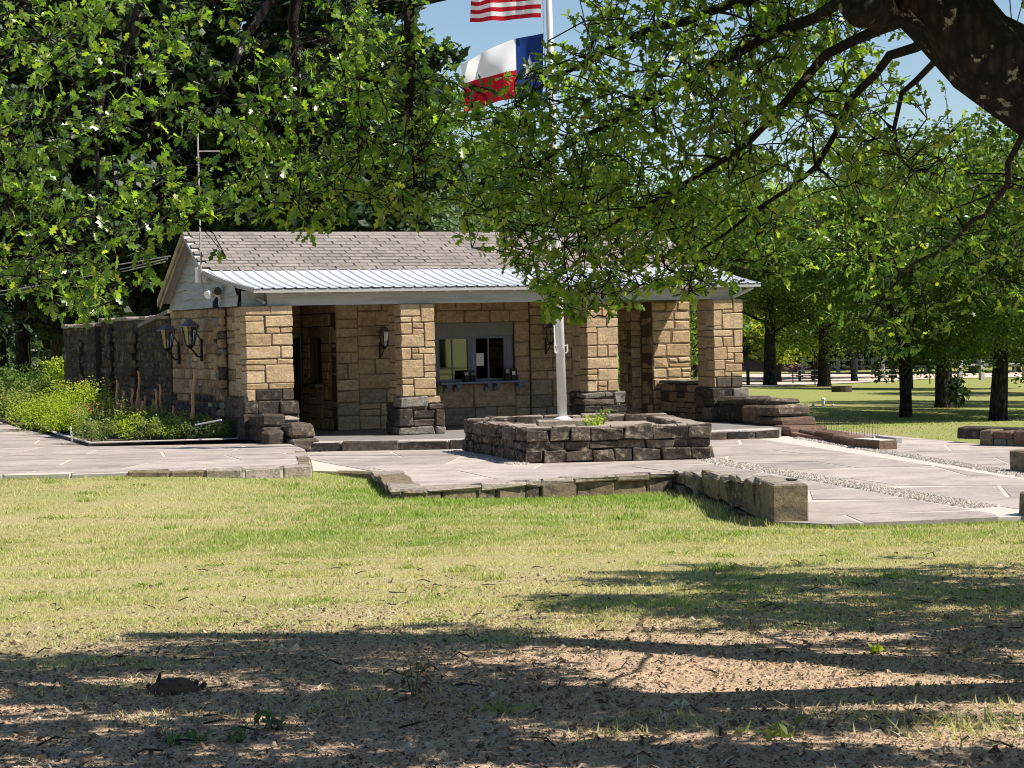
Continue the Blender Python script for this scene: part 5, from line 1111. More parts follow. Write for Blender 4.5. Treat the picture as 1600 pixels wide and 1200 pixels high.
# ------------------------------------------------------------------ the near oak whose branches hang over the picture
oak = thing('oak_tree', 'large near oak with a lichened limb and leafy branches hanging across the sky', 'tree')
halfw = [(.0, .0), (.045, .15), (.2, .22), (.08, .34), (.28, .5), (.1, .62), (.21, .8), (.06, .9)]
def oak_leaf():
    vs = [(0, y, 0) for _, y in halfw] + [(w, y, .1 * w) for w, y in halfw] + [(-w, y, .1 * w) for w, y in halfw] + [(0, 1, -.03)]
    n = len(halfw); fs = []
    for i in range(n - 1): fs += [(i, n + i, n + i + 1, i + 1), (i, i + 1, 2 * n + i + 1, 2 * n + i)]
    fs += [(n - 1, 2 * n - 1, 3 * n), (n - 1, 3 * n, 3 * n - 1)]
    fs = [f if f[0] != 0 or True else f for f in fs]
    vs = [(x * .95, y, z - .16 * (y - .4) ** 2) for x, y, z in vs]
    return np.array(vs), fs
LV, LF = oak_leaf()
# limbs: lines of sight and distances give world positions
P3 = lambda x, y, D: Vector(A(x, y, D))
limbs = [
    ([(2500, 1150, 9.6), (2440, 760, 9.5), (2200, 480, 9.4), (1900, 300, 9.3), (1630, 140, 9.2), (1470, 20, 9.2), (1375, -80, 9.3), (1220, -260, 9.6), (900, -420, 10)], [.62, .5, .36, .27, .2, .17, .14, .1, .07]),
    ([(1560, 120, 9.25), (1490, 20, 9.6), (1440, -90, 10.0), (1500, -400, 10.5)], [.12, .09, .075, .05]),
    ([(2300, 560, 9.5), (2050, 80, 10.5), (1800, -350, 11.5), (1400, -700, 12)], [.3, .25, .2, .12]),
    ([(2420, 700, 9.6), (2500, 200, 12), (2300, -200, 14.5), (1900, -350, 16.5)], [.28, .24, .18, .1]),
    ([(2400, 700, 9.6), (2700, 200, 8), (2600, -600, 6), (1800, -1500, 5)], [.28, .24, .18, .1]),
    ([(1440, 20, 9.25), (1370, 50, 9.6), (1290, 90, 9.9), (1210, 180, 10.4), (1130, 250, 10.8), (1010, 320, 11.2), (900, 380, 11.5)], [.03, .026, .022, .018, .014, .01, .006]),
    ([(1410, -50, 9.3), (1200, 60, 10.5), (1080, 120, 11.0), (950, 190, 11.4), (830, 260, 11.6), (740, 330, 11.8)], [.032, .026, .02, .016, .011, .006]),
    ([(1350, -100, 9.3), (1120, 20, 11), (980, 60, 11.6), (860, 130, 11.9), (790, 180, 12)], [.03, .024, .018, .012, .007]),
    ([(1460, 60, 9.25), (1395, 85, 9.7), (1330, 150, 10.2), (1280, 260, 10.6), (1180, 330, 10.9), (1080, 400, 11.2)], [.026, .022, .018, .014, .01, .006]),
    ([(1180, -260, 9.6), (900, -200, 10.4), (700, -90, 10.8), (640, 10, 10.9), (645, 100, 11), (640, 190, 11), (650, 300, 11)], [.07, .055, .04, .03, .024, .018, .01]),
    ([(900, -420, 10), (560, -260, 10.6), (470, -60, 10.8), (460, 120, 10.9), (470, 230, 11)], [.07, .05, .035, .022, .012]),
    ([(900, -420, 10), (420, -330, 10.4), (260, -80, 10.4), (228, 0, 10.4), (190, 90, 10.4), (160, 145, 10.4), (95, 170, 10.5), (40, 220, 10.6)], [.07, .055, .042, .034, .026, .018, .013, .008]),
    ([(190, 90, 10.4), (150, 170, 10.3), (152, 260, 10.3), (150, 380, 10.4)], [.018, .013, .01, .007]),
    ([(900, -420, 10), (300, -500, 10), (60, -250, 10), (-40, 40, 10.2), (-20, 220, 10.3), (30, 400, 10.4)], [.06, .05, .035, .022, .014, .008]),
    ([(470, -60, 10.8), (380, 60, 10.8), (330, 180, 10.7), (250, 260, 10.6)], [.03, .02, .014, .008]),
    ([(1620, 150, 9.2), (1560, 300, 10.5), (1480, 380, 12), (1400, 440, 13.2), (1340, 520, 13.6)], [.018, .014, .011, .008, .005]),
    ([(2050, 80, 10.5), (1750, 180, 12.5), (1600, 280, 13.6), (1480, 330, 14.2)], [.03, .018, .01, .005]),
    ([(1490, 70, 9.2), (1410, 150, 10), (1410, 250, 10.2), (1450, 265, 10.2)], [.018, .012, .009, .006]),
    ([(640, 10, 10.9), (740, -20, 11), (800, 0, 11.1)], [.02, .01, .006]),
]
nodes = []; lim = MB(); bra = MB()
for i, (pts, rr) in enumerate(limbs):
    pts = [P3(*p) for p in pts]; fine = []; fr_r = []; ex = [pts[0] * 2 - pts[1]] + pts + [pts[-1] * 2 - pts[-2]]
    for sg, (a, b, ra_, rb_) in enumerate(zip(pts[:-1], pts[1:], rr[:-1], rr[1:])):
        p0_, p3_ = ex[sg], ex[sg + 3]
        k = max(2, int((b - a).length / .22))
        for q in range(k):
            t = q / k; w = .03 if ra_ > .1 else .016
            fine.append(.5 * (2 * a + (b - p0_) * t + (2 * p0_ - 5 * a + 4 * b - p3_) * t * t + (3 * a - p0_ - 3 * b + p3_) * t ** 3) + Vector([rng.uniform(-w, w) for _ in range(3)])); fr_r.append((ra_ + (rb_ - ra_) * t) * rng.uniform(.95, 1.06))
    fine.append(pts[-1]); fr_r.append(rr[-1])
    (lim if i < 5 else bra).tube(fine, fr_r, 16 if i < 5 else 6)
    nodes += [(p, r_) for p, r_ in zip(fine, fr_r) if r_ < .12]
# knobs and a broken stub on the main limb
for (x, y, D, s) in ((1375, 5, 9.15, .1),):
    c = P3(x, y, D); lim.tube([c + Vector((0, 0, -.02)), c + (P3(x - 30, y + 10, D - .2) - c), c + (P3(x - 36, y + 22, D - .25) - c)], [s, s * .9, s * .6], 9)
lim.v = [(v[0] + .016 * math.sin(v[2] * 31 + v[0] * 17), v[1] + .016 * math.sin(v[2] * 27 + v[1] * 23), v[2] + .018 * math.sin(v[0] * 29 + v[1] * 19)) for v in lim.v]
lim.build('trunk', M['oakbark'], oak, smooth=True)
# leaf sprays: (outline in lines of sight, nearest and farthest distance, how many sprays, leaves per spray)
def inpoly(x, y, P):
    c = False
    for i in range(len(P)):
        (x0, y0), (x1, y1) = P[i - 1], P[i]
        if (y0 > y) != (y1 > y) and x < (x1 - x0) * (y - y0) / (y1 - y0) + x0: c = not c
    return c
LOW = [(-90, 480), (0, 470), (20, 480), (60, 480), (75, 495), (110, 505), (190, 498), (215, 470), (240, 470), (245, 430), (215, 400), (258, 362), (300, 366), (330, 360), (345, 345), (440, 345), (470, 372), (520, 365), (545, 335), (575, 338), (620, 352), (645, 372), (655, 352), (690, 330), (708, 335), (722, 375), (745, 405), (790, 415), (815, 445), (850, 490), (900, 505), (950, 500), (985, 490), (1010, 465), (1050, 455), (1085, 480), (1110, 455), (1150, 455), (1165, 430), (1200, 440), (1260, 480), (1330, 540), (1400, 565), (1470, 540), (1500, 500), (1700, 500)]
HOLES = [[(672, -40), (895, -40), (885, 40), (852, 66), (830, 100), (790, 118), (728, 122), (700, 70)], [(1165, 205), (1195, 185), (1225, 215), (1195, 235)], [(1390, 160), (1440, 160), (1445, 205), (1390, 210)], [(1262, 100), (1300, 95), (1320, 118), (1285, 130)]]
def to_px(p):
    v = Vector(p) - Vector(CAM); yy = v.dot(ff); return 800 + FPX * v.dot(fx) / yy, 600 + FPX * v.dot(fd) / yy
def hidden_leaf(p):
    x, y = to_px(p)
    if any(inpoly(x, y, h_) for h_ in HOLES): return True
    if 335 < x < 370 and 374 < y < 406: return False
    for (x0, y0), (x1, y1) in zip(LOW[:-1], LOW[1:]):
        if x0 <= x < x1: return y > y0 + (y1 - y0) * (x - x0) / (x1 - x0) - 4
    return False
regions = [
    ([(790, 120), (930, 100), (940, 300), (820, 310)], 10.8, 12.4, 44),
    ([(1000, -70), (1335, -70), (1345, 45), (1235, 135), (1080, 150), (990, 120)], 10.0, 12.0, 78),
    ([(1140, 60), (1330, 60), (1395, 150), (1330, 300), (1220, 330), (1130, 260)], 10.0, 11.6, 43),
    ([(1330, 110), (1480, 190), (1500, 300), (1400, 300), (1300, 260)], 10.2, 12.5, 20),
    ([(725, 124), (840, 112), (850, 180), (740, 180)], 11.0, 11.6, 7),
    ([(-60, -80), (700, -80), (640, 60), (560, 40), (420, 60), (300, 20), (180, 60), (-60, 60)], 9.6, 11.8, 62),
    ([(-60, 40), (240, 40), (330, 90), (350, 200), (250, 240), (-60, 260)], 9.6, 11.2, 53),
    ([(-60, 180), (120, 180), (150, 300), (80, 420), (40, 440), (-60, 360)], 9.8, 11, 29),
    ([(80, 300), (260, 260), (330, 300), (260, 350), (215, 400), (210, 440), (60, 470), (50, 380)], 9.8, 10.8, 36),
    ([(110, 430), (235, 425), (245, 470), (200, 490), (100, 500), (90, 460)], 9.9, 10.7, 20),
    ([(20, 420), (60, 430), (65, 470), (35, 480)], 9.9, 10.4, 6),
    ([(255, 320), (330, 320), (335, 360), (270, 365)], 10, 10.6, 11),
    ([(335, 378), (365, 378), (365, 402), (338, 400)], 10.4, 10.5, 2),
    ([(360, 60), (620, 40), (700, 110), (720, 200), (690, 300), (560, 330), (480, 300), (380, 300), (350, 200)], 10.2, 11.8, 104),
    ([(380, 240), (480, 260), (520, 330), (510, 365), (470, 365), (450, 320), (380, 320)], 10.4, 11.4, 25),
    ([(560, 280), (700, 270), (690, 330), (650, 372), (635, 345), (575, 350)], 10.4, 11.4, 30),
    ([(690, 120), (760, 130), (750, 190), (715, 200)], 11, 11.6, 6),
    ([(860, -60), (1320, -80), (1340, 40), (1230, 130), (1080, 150), (900, 100), (830, 70)], 10.2, 12.4, 124),
    ([(760, 130), (900, 80), (1080, 130), (1150, 200), (1080, 320), (880, 330), (720, 330), (700, 250), (735, 190)], 10.8, 12.6, 116),
    ([(715, 320), (900, 310), (1100, 330), (1160, 430), (1100, 460), (990, 450), (900, 470), (860, 450), (800, 420), (740, 400), (712, 360)], 10.8, 12.4, 124),
    ([(840, 440), (960, 450), (1000, 480), (940, 500), (880, 500)], 11, 11.6, 11),
    ([(1040, 440), (1110, 430), (1090, 470), (1060, 475)], 11, 11.5, 6),
    ([(1100, 140), (1260, 120), (1330, 80), (1400, 190), (1360, 230), (1250, 210), (1140, 260)], 10, 11.4, 41),
    ([(1390, 225), (1490, 235), (1480, 290), (1420, 290)], 10, 10.4, 8),
    ([(1130, 250), (1230, 330), (1190, 430), (1120, 400)], 10.8, 11.6, 13),
    ([(1480, 180), (1640, 230), (1640, 480), (1540, 470), (1450, 350)], 13, 15.6, 48),
    ([(1250, 330), (1460, 320), (1560, 420), (1480, 500), (1400, 430), (1290, 420)], 13, 14.6, 36),
    ([(1330, 470), (1440, 450), (1470, 520), (1440, 565), (1350, 545)], 13, 14, 25),
    ([(1540, -60), (1640, -60), (1640, 60), (1570, 70)], 10, 11.5, 8),
]
cl = []
for P_, d0, d1, n in regions:
    xs = [p[0] for p in P_]; ys = [p[1] for p in P_]; k = 0
    while k < n:
        x, y = rng.uniform(min(xs), max(xs)), rng.uniform(min(ys), max(ys))
        if inpoly(x, y, P_):
            k += 1; q_ = P3(x, y, rng.uniform(d0, d1))
            if not hidden_leaf(q_): cl.append((q_, True))
nvis = len(cl)
# unseen rest of the crown, right and overhead: sprays added to shade ground and limb
sh_h = Vector((-sd.x / sd.z, -sd.y / sd.z))
def shade_at(px, py, n, spread, zr=(3.2, 5.0)):
    """sprays of the overhead crown whose shade falls about a spot on the lawn"""
    for _ in range(n):
        for _try in range(8):
            x = px + rng.gauss(0, spread[0]); y = max(py + rng.gauss(0, spread[1]), 640)
            g_ = G(x, y, .1)
            for _k in range(3): g_ = G(x, y, h1(g_[0], g_[1]))
            hh = rng.uniform(zr[0], zr[1] + _try * .5); q = Vector((g_[0] - sh_h.x * hh, g_[1] - sh_h.y * hh, g_[2] + hh))
            v = np.array(q) - CAM; yy = v[0] * FWD[0] + v[1] * FWD[1]; xx = v[0] * RGT[0] + v[1] * RGT[1]
            if yy > 1 and abs(xx / yy) < .262 and (v[2] / yy) < .172: continue                        # the photograph shows none there
            cl.append((q, False)); break
for a in ((1000, 903, 7, (60, 9)), (1150, 905, 14, (90, 13)), (1350, 912, 15, (110, 15)), (1530, 915, 15, (80, 18)), (940, 940, 6, (60, 8)), (1150, 955, 13, (120, 15)), (1400, 965, 14, (120, 18)), (1565, 985, 13, (60, 25)), (1320, 1003, 7, (130, 8)), (1480, 1030, 5, (90, 8)),
          (620, 1000, 10, (60, 11)), (770, 1000, 7, (60, 9)), (420, 1022, 7, (90, 7)), (200, 1040, 9, (90, 9)), (40, 1052, 9, (70, 13)), (120, 1085, 11, (100, 14)), (330, 1092, 9, (80, 12)), (540, 1072, 9, (80, 14)), (760, 1062, 7, (80, 12)), (870, 1075, 5, (60, 10)),
          (100, 1150, 13, (120, 17)), (380, 1150, 11, (120, 16)), (640, 1140, 13, (120, 16)), (800, 1130, 6, (80, 10)), (1050, 1128, 8, (120, 8)), (1260, 1128, 7, (120, 7)), (900, 1180, 10, (140, 12)), (500, 1195, 9, (150, 10)), (150, 1205, 9, (150, 10)), (1100, 1185, 9, (120, 9)), (1350, 1185, 5, (100, 7)), (1560, 1195, 4, (60, 8))): shade_at(a[0], a[1], int(a[2] * (3.6 if a[0] > 900 and a[1] < 1000 else 1.75) + .5), a[3])
for k in range(150):  # unseen sprays added towards the sun to keep the limb dark
    t = rng.random(); c = P3(1330 + 330 * t, -20 + 190 * t, 9.2) + sd * rng.uniform(.7, 2.2) + Vector((rng.gauss(0, .15), rng.gauss(0, .15), rng.gauss(0, .15)))
    x_, y_ = 800 + FPX * (c - Vector(CAM)).dot(fx) / (c - Vector(CAM)).dot(ff), 600 + FPX * (c - Vector(CAM)).dot(fd) / (c - Vector(CAM)).dot(ff)
    if x_ > 1680 or y_ < -60: cl.append((c, False))
# twigs: every spray joins the nearest wood already there
order = sorted(range(len(cl)), key=lambda i: min((cl[i][0] - p).length_squared for p, _ in nodes[::3]))
tw = MB(); npos = np.array([tuple(p) for p, _ in nodes]); nrad = np.array([r for _, r in nodes]); leafpos = []
for i in order:
    c, vis = cl[i]; d2 = ((npos - np.array(c)) ** 2).sum(1); d2 = d2 + .25 * np.clip(c.z - npos[:, 2] - .05, 0, 1) ** 2; j = int(np.argmin(d2)); b = Vector(npos[j])
    ln = (c - b).length; add = []
    if ln > .02 and (vis or ln < 2.5):
        k = max(2, int(ln / .16)); path = []
        for q in range(k + 1):
            t = q / k; path.append(b.lerp(c, t) + Vector((rng.uniform(-1, 1), rng.uniform(-1, 1), rng.uniform(-1, 1))) * .018 * (0 < t < 1) + Vector((0, 0, .14 * ln * math.sin(math.pi * t) * .5)))
        r0 = min(.011, float(nrad[j]) * .8); tw.tube(path, [r0 + (.0035 - r0) * q / k for q in range(k + 1)], 4, cap=False); add = path[1:]
    if add: npos = np.vstack([npos, np.array([tuple(p) for p in add])]); nrad = np.r_[nrad, np.linspace(.007, .004, len(add))]
    dirv = (c - b).normalized() if ln > .05 else Vector((0, 0, -1)); leafpos.append((c, dirv, vis))
bra.build('branch', M['oakbark'], oak, smooth=True); tw.build('twigs', M['oakbark'], oak, kind='stuff')
O = []; AX = []; NM = []; SZ = []; VIS = []
shoots = MB()
def put(o, a, vis, k=1.0):
    a = a.normalized(); n_ = Vector((rng.gauss(0, .7), rng.gauss(0, .7), rng.gauss(.6, .7))); n_ = n_ - a * n_.dot(a); n_.normalize()
    O.append(tuple(o)); AX.append(tuple(a)); NM.append(tuple(n_)); SZ.append(rng.uniform(.04, .086) * k if vis else rng.uniform(.09, .15)); VIS.append(vis)
for c, dirv, vis in leafpos:
    if not vis:
        for _ in range(rng.randint(34, 46)): put(c + Vector((rng.gauss(0, .1), rng.gauss(0, .1), rng.gauss(0, .1))), Vector((rng.gauss(0, 1), rng.gauss(0, 1), rng.gauss(-.2, .7))), False)
        continue
    for _ in range(rng.randint(2, 4)):
        d = dirv * .7 + Vector((rng.gauss(0, .75), rng.gauss(0, .75), rng.gauss(-.12, .6))); d.normalize(); ln = rng.uniform(.1, .3); e = c + d * ln + Vector((0, 0, -.12 * ln))
        if hidden_leaf(e): continue
        shoots.tube([c, c + d * ln * .55, e], [.0035, .0025, .0015], 3, cap=False)
        side = d.cross(Vector((rng.gauss(0, 1), rng.gauss(0, 1), rng.gauss(0, 1)))).normalized()
        for q in range(rng.randint(2, 4)): side = (-side + Vector((rng.gauss(0, .5), rng.gauss(0, .5), rng.gauss(0, .5)))).normalized(); put(c.lerp(e, rng.uniform(.25, .95)), d * .5 + side, True, rng.uniform(.75, 1.05))
        for q in range(rng.randint(3, 5)): put(e, d * .8 + Vector((rng.gauss(0, .75), rng.gauss(0, .75), rng.gauss(-.1, .6))), True, rng.uniform(.85, 1.15))
shoots.build('shoots', M['oakbark'], oak, kind='stuff')
def strays(p):
    v = Vector(p) - Vector(CAM); yy = v.dot(ff)
    if yy < .2: return False
    x, y = 800 + FPX * v.dot(fx) / yy, 600 + FPX * v.dot(fd) / yy; e = .2 * FPX / yy
    return -e < x < 1600 + e and -e < y < 1200 + e
ok_ = [i for i in range(len(O)) if not (hidden_leaf(O[i]) if VIS[i] else strays(O[i]))]
O, AX, NM, SZ, VIS = ([a[i] for i in ok_] for a in (O, AX, NM, SZ, VIS))
O, AX, NM, SZ, VIS = map(np.array, (O, AX, NM, SZ, VIS)); SD = np.cross(AX, NM)
Dd = (O[:, 0] - CAM[0]) * FWD[0] + (O[:, 1] - CAM[1]) * FWD[1]; app = np.where(VIS, SZ / Dd, 0); big = set(np.argsort(-app)[:300].tolist())
leafme = pyd('leaf', LV.tolist(), LF, M['oakleaf'])
for i in big:
    a, n_, s_ = AX[i], NM[i], SD[i]; o = obj('leaf', leafme, oak); k = SZ[i]
    o.matrix_local = Matrix(((s_[0] * k, a[0] * k, n_[0] * k, O[i][0]), (s_[1] * k, a[1] * k, n_[1] * k, O[i][1]), (s_[2] * k, a[2] * k, n_[2] * k, O[i][2]), (0, 0, 0, 1)))
keep = np.array([i for i in range(len(O)) if i not in big and VIS[i]])
V = O[keep][:, None, :] + (LV[None, :, 0:1] * SD[keep][:, None, :] + LV[None, :, 1:2] * AX[keep][:, None, :] + LV[None, :, 2:3] * NM[keep][:, None, :]) * SZ[keep][:, None, None]
nvl = len(LV); f4 = [f for f in LF if len(f) == 4]; f3 = [f for f in LF if len(f) == 3]
base = (np.arange(len(keep)) * nvl)
faces = (base[:, None, None] + np.array(f4)[None]).reshape(-1, 4).tolist() + (base[:, None, None] + np.array(f3)[None]).reshape(-1, 3).tolist()
obj('foliage', pyd('foliage', V.reshape(-1, 3).tolist(), faces, M['oakleaf']), oak, 'stuff')
hid = np.array([i for i in range(len(O)) if not VIS[i]])
K = np.stack([O[hid], O[hid] + AX[hid] * SZ[hid][:, None] * .5 + SD[hid] * SZ[hid][:, None] * .32, O[hid] + AX[hid] * SZ[hid][:, None], O[hid] + AX[hid] * SZ[hid][:, None] * .5 - SD[hid] * SZ[hid][:, None] * .32], 1)
obj('crown', quads_mesh('crown', K, 4, M['oakleaf']), oak, 'stuff')  # unseen sprays added for their shade
print('oak', nvis, len(cl), len(O))

# ------------------------------------------------------------------ grass, litter, weeds
def inside_any(x, y, polys):
    out = np.zeros(len(x), bool)
    for P_ in polys:
        c = np.zeros(len(x), bool)
        for i in range(len(P_)):
            (x0, y0), (x1, y1) = P_[i - 1][:2], P_[i][:2]
            if y0 == y1: continue
            c ^= ((y0 > y) != (y1 > y)) & (x < (x1 - x0) * (y - y0) / (y1 - y0) + x0)
        out |= c
    return out
def lump(x, y, f, s=0): return np.sin(x * f + s) * np.sin(y * f * 1.13 + 2 * s) + .6 * np.sin(x * f * 2.3 + y * f * .9 + s * 3) * np.sin(y * f * 2.1 - x * f * .6) + .35 * np.sin(x * f * 5.1 + s) * np.sin(y * f * 4.7 + x * f)
BUILT = [A_poly, B_front, PF, mulch, [W0, (W0[0] - .0, W0[1]), W1, (W1[0] - .3, W1[1])]]
def scatter(n, D0, D1, p=1.0, edge=.27):
    u = nr.random(n); D = (D0 ** (2 - p) + u * (D1 ** (2 - p) - D0 ** (2 - p))) ** (1 / (2 - p)); L = nr.uniform(-edge, edge, n) * D
    x = CAM[0] + D * FWD[0] + L * RGT[0]; y = CAM[1] + D * FWD[1] + L * RGT[1]; return x, y, D, L
def blades(x, y, h, tint, lean=.5, w=.1):
    n = len(x); z = hgt(x, y) - .005; a = nr.uniform(0, 6.28, n); hh = h * nr.uniform(.5, 1.4, n); ww = hh * w + .0022
    dx, dy = np.cos(a), np.sin(a); le = nr.normal(0, lean, n) * hh; b = a + 1.57 + nr.normal(0, .4, n); lx, ly = np.cos(b) * le, np.sin(b) * le
    V = np.stack([np.stack([x - dx * ww, y - dy * ww, z], -1), np.stack([x + dx * ww, y + dy * ww, z], -1), np.stack([x + lx, y + ly, z + hh * .9], -1)], 1)
    return V, tint
def tints(n, g):
    """g: 0 straw to 1 fresh green"""
    straw = np.array([.5, .45, .23]); olive = np.array([.38, .385, .16]); fresh = np.array([.19, .3, .04]); g = np.clip(g + nr.normal(0, .22, n), 0, 1)[:, None]
    c = np.where(g < .5, straw + (olive - straw) * g * 2, olive + (fresh - olive) * (g - .5) * 2); return c * nr.uniform(.7, 1.3, n)[:, None]
Vs, Ts = [], []
def add_grass(n, D0, D1, h, p=1.0, thin=None, w=.1, lean=.5):
    x, y, D, L = scatter(n, D0, D1, p); k = ~inside_any(x, y, BUILT); x, y, D, L = x[k], y[k], D[k], L[k]
    lp = lump(x, y, .45); dirt = (D - .55 * L + lp * 1.8) ; bare = np.clip((15.0 - dirt) / 3.0, 0, 1)
    keepp = nr.random(len(x)) > bare * .965 + (lump(x, y, 1.3, 2) > .75) * .5
    x, y, D, L = x[keepp], y[keepp], D[keepp], L[keepp]
    dedge = np.abs(D - 30)
    g = .2 + .62 * np.clip((D - 21) / 6, 0, 1) * np.clip((L + 5.5) / 4, .12, 1) + .26 * lump(x, y, .5, 1) + .2 * lump(x, y, 1.7, 4) + .16 * lump(x, y, 5.3, 2) - np.where(D > 42, .3, 0) - .25 * np.clip((-L - 3) / 6, 0, 1)
    hh = h * (.5 + .5 * np.clip(g, 0, 1) + .45 * np.clip(lump(x, y, 3.1, 6), 0, 1.4)); V, T = blades(x, y, hh, tints(len(x), g), lean, w); Vs.append(V); Ts.append(T)
add_grass(430000, 9, 25, .03, 1.0, w=.085, lean=.9); add_grass(250000, 20, 38, .045, .9, w=.11, lean=.7); add_grass(50000, 38, 70, .03, 1.3, w=.35, lean=.9)
# longer tufts against the masonry
def tufts(p, q, n, h, spread=.1, out=-1, g=.7):
    t = nr.random(n); d = np.array([q[0] - p[0], q[1] - p[1]]); nn = np.array([-d[1], d[0]]) / np.hypot(*d); s = np.abs(nr.normal(0, spread, n)) * out
    x = p[0] + d[0] * t + nn[0] * s; y = p[1] + d[1] * t + nn[1] * s; V, T = blades(x, y, np.full(n, h), tints(n, np.full(n, g)), .6, .06); Vs.append(V); Ts.append(T)
tufts(P2(600, 748, ZB), P2(625, 768, ZB), 300, .06, .1); tufts(P2(625, 768, ZB), P2(840, 753, ZB), 1200, .06, .12); tufts(P2(840, 753, ZB), W0, 1200, .06, .12); tufts(W0, W1, 2200, .09, .15, -1, .25); tufts(P2(5, 742, 0), P2(487, 727, 0), 2600, .06, .1, -1, .5); tufts(W1, P2(1300, 819, ZB), 500, .06, .08, -1, .7); tufts(P2(1300, 819, ZB), P2(1640, 804, ZB), 2600, .06, .1, -1, .7)
for px, py, n, h, g in ((130, 1030, 260, .07, .4), (165, 1090, 120, .1, .35), (60, 1040, 160, .06, .45), (605, 1105, 110, .09, .2), (240, 1150, 90, .08, .2), (1330, 1150, 110, .08, .25), (1440, 1165, 110, .09, .3), (1250, 1140, 70, .08, .25), (1545, 1170, 150, .13, .4), (1590, 1130, 90, .1, .35), (960, 1180, 120, .08, .25), (1480, 1195, 90, .1, .35), (530, 1135, 80, .08, .2), (1060, 1160, 130, .08, .35), (230, 1040, 140, .06, .4)):
    g_ = G(px, py, .22); V, T = blades(g_[0] + nr.normal(0, .17, n), g_[1] + nr.normal(0, .15, n), np.full(n, h * .5), tints(n, np.full(n, g)), 1.2, .06); Vs.append(V); Ts.append(T)
for _ in range(150):                    # stray clumps in the turf
    x, y, D, L = (float(v[0]) for v in scatter(1, 15, 33, .8))
    if inside_any(np.array([x]), np.array([y]), BUILT)[0]: continue
    n = rng.randint(40, 150); r_ = rng.uniform(.06, .22); V, T = blades(x + nr.normal(0, r_, n), y + nr.normal(0, r_ * .8, n), np.full(n, rng.uniform(.035, .075)), tints(n, np.full(n, rng.choice((.1, .5, .8, .9)))), .8, .07); Vs.append(V); Ts.append(T)
gV = np.concatenate(Vs); gT = np.concatenate(Ts)
obj('grass', quads_mesh('grass', gV, 3, M['grass'], gT), None, 'stuff')
wx, wy = [], []
for _ in range(90):
    x, y, D, L = (float(v[0]) for v in scatter(1, 13, 32, .9)); n = rng.randint(15, 60); r_ = rng.uniform(.05, .2); wx.append(x + nr.normal(0, r_, n)); wy.append(y + nr.normal(0, r_, n))
wx = np.concatenate(wx); wy = np.concatenate(wy); k = ~inside_any(wx, wy, BUILT); wx, wy = wx[k], wy[k]
obj('lawn_weeds', quads_mesh('lawn_weeds', kites(np.stack([wx, wy, hgt(wx, wy) + .02], -1), .035, .8, .6), 4, M['leafolive']), None, 'stuff')
# fallen leaves and chips
x, y, D, L = scatter(62000, 6.5, 22, 1.2); k = (nr.random(len(x)) < np.clip((17.5 - D + .5 * L + lump(x, y, .9) * 1.5) / 5, .05, 1)) & ~inside_any(x, y, BUILT); x, y = x[k], y[k]
c = np.stack([x, y, hgt(x, y) + .008], -1); s_ = nr.uniform(.006, .03, len(x)) * (1 + (nr.random(len(x)) < .06) * 1.0)
kk = kites(c, 1.0, 1.2, .5); kk = c[:, None, :] + (kk - c[:, None, :]) * s_[:, None, None]
obj('leaf_litter', quads_mesh('leaf_litter', kk, 4, M['litter']), None, 'stuff')
x, y, D, L = scatter(48000, 6.5, 19, 1.3); k = (nr.random(len(x)) < np.clip((18 - D + .5 * L + lump(x, y, .9) * 1.5) / 5, .03, 1)); x, y = x[k], y[k]
c = np.stack([x, y, hgt(x, y)], -1); r_ = nr.uniform(.003, .011, len(x)) * (1 + (nr.random(len(x)) < .04) * 1.5); octv = np.array([[1, 0, 0], [0, 1, 0], [-1, 0, 0], [0, -1, 0], [0, 0, .9]]) 
o = octv[None] * (r_[:, None, None] * nr.uniform(.6, 1.4, (len(x), 5, 1))); vs = (c[:, None, :] + o).reshape(-1, 3); fs = (np.arange(len(x))[:, None, None] * 5 + np.array([[0, 1, 4], [1, 2, 4], [2, 3, 4], [3, 0, 4]])[None]).reshape(-1, 3)
obj('soil_crumbs', pyd('soil_crumbs', vs.tolist(), fs.tolist(), M['crumb']), None, 'stuff')
x, y, D, L = scatter(17000, 6.5, 24, 1.1); k = ~inside_any(x, y, BUILT); x, y = x[k], y[k]; c = np.stack([x, y, hgt(x, y) + .01], -1)
kk = kites(c, 1.0, 2.5, .08); kk = c[:, None, :] + (kk - c[:, None, :]) * nr.uniform(.03, .09, len(x))[:, None, None]
obj('dead_straw', quads_mesh('dead_straw', kk, 4, M['straw']), None, 'stuff')
f = MB()
for _ in range(120):
    x, y, D, L = (float(v[0]) for v in scatter(1, 7, 19, 1.2)); a = rng.uniform(0, 6.28); l = rng.uniform(.04, .2); z = h1(x, y) + .012
    f.tube([(x, y, z), (x + math.cos(a) * l * .5, y + math.sin(a) * l * .5, z + rng.uniform(0, .03)), (x + math.cos(a + .3) * l, y + math.sin(a + .3) * l, z + rng.uniform(-.005, .02))], [.005, .004, .002], 4, cap=False)
f.build('twig_litter', M['bark'], None, kind='stuff')
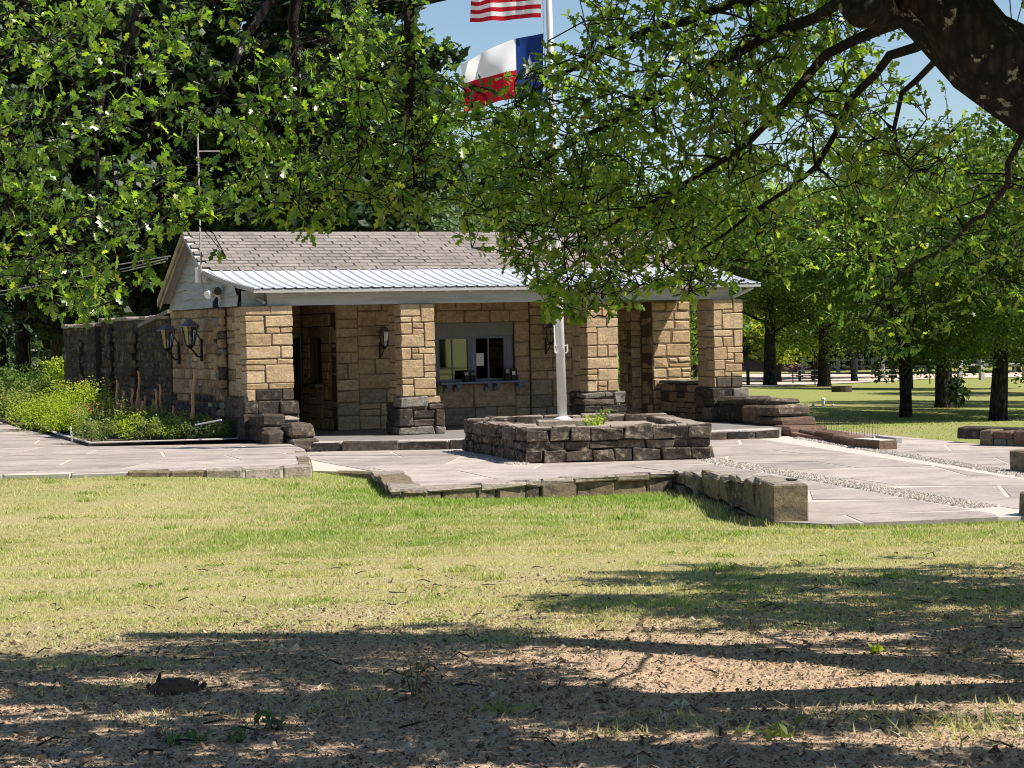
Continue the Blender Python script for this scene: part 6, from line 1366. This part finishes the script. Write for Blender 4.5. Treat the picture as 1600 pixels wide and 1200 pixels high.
# individual weeds and sprouts on the bare ground
def sprout(label, px, py, w, h, n, leaf, m, group=None, name='sprout', stems=4):
    g_ = G(px, py, .22); z = h1(g_[0], g_[1]); t = thing(name, label, 'weed', (g_[0], g_[1], z), group)
    p = np.c_[nr.normal(0, w * .35, n), nr.normal(0, w * .35, n), np.abs(nr.normal(h * .5, h * .3, n))]; obj('leaves', quads_mesh('leaves', kites(p, leaf, .4, .42), 4, M[m]), t)
    f = MB()
    for _ in range(stems): f.tube([(0, 0, -.01), (nr.normal(0, w * .3), nr.normal(0, w * .3), h * nr.uniform(.6, 1.1))], [.004, .002], 4)
    f.build('stem', M['stem'], t)
sprout('spindly dry seedling with brown leaves standing on bare earth left of the centre', 648, 1112, .14, .16, 60, .045, 'litter', None, 'seedling'); sprout('low patch of broad leaved green weeds at the bottom near the middle', 1215, 1188, .2, .05, 30, .06, 'leafolive'); sprout('small bright weed with pale leaves at the bottom right of the centre', 785, 1140, .16, .04, 34, .045, 'leafolive')
sprout('spiky light green sprout at the bottom edge left of the centre', 425, 1172, .08, .12, 22, .08, 'leafpale'); sprout('single bright green seedling in the right hand shade', 1367, 1024, .05, .05, 8, .06, 'leaflime')
for px, py in ((370, 1195), (270, 1198), (310, 1200)): sprout('round leaved light green seedling in the row at the bottom left edge', px, py, .07, .05, 10, .06, 'leafpale', 'round leaved seedlings')
st = G(272, 1088, .24); t = thing('rotten_stump', 'small dark rotten red brown stump remnant in the shade at lower left', 'stump', (st[0], st[1], h1(st[0], st[1])))
f = MB()
for k in range(16): a = k * .4; r_ = .05 + .06 * rng.random(); f.tube([(math.cos(a) * r_, math.sin(a) * r_, -.02), (math.cos(a) * r_ * 1.5, math.sin(a) * r_ * 1.3, rng.uniform(.02, .06))], [.02, .012], 5)
f.build('splinters', M['rust'], t, kind='stuff'); f = MB(); f.lathe((0, 0, 0), [(.13, -.02), (.12, .03), (.07, .06), (.01, .05)], 9); f.build('core', M['redstone'], t); f = MB(); f.tube([(-.06, 0, 0), (-.07, .02, .06), (-.06, .02, .1)], [.02, .014, .004], 5); f.build('snag', M['bark'], t)
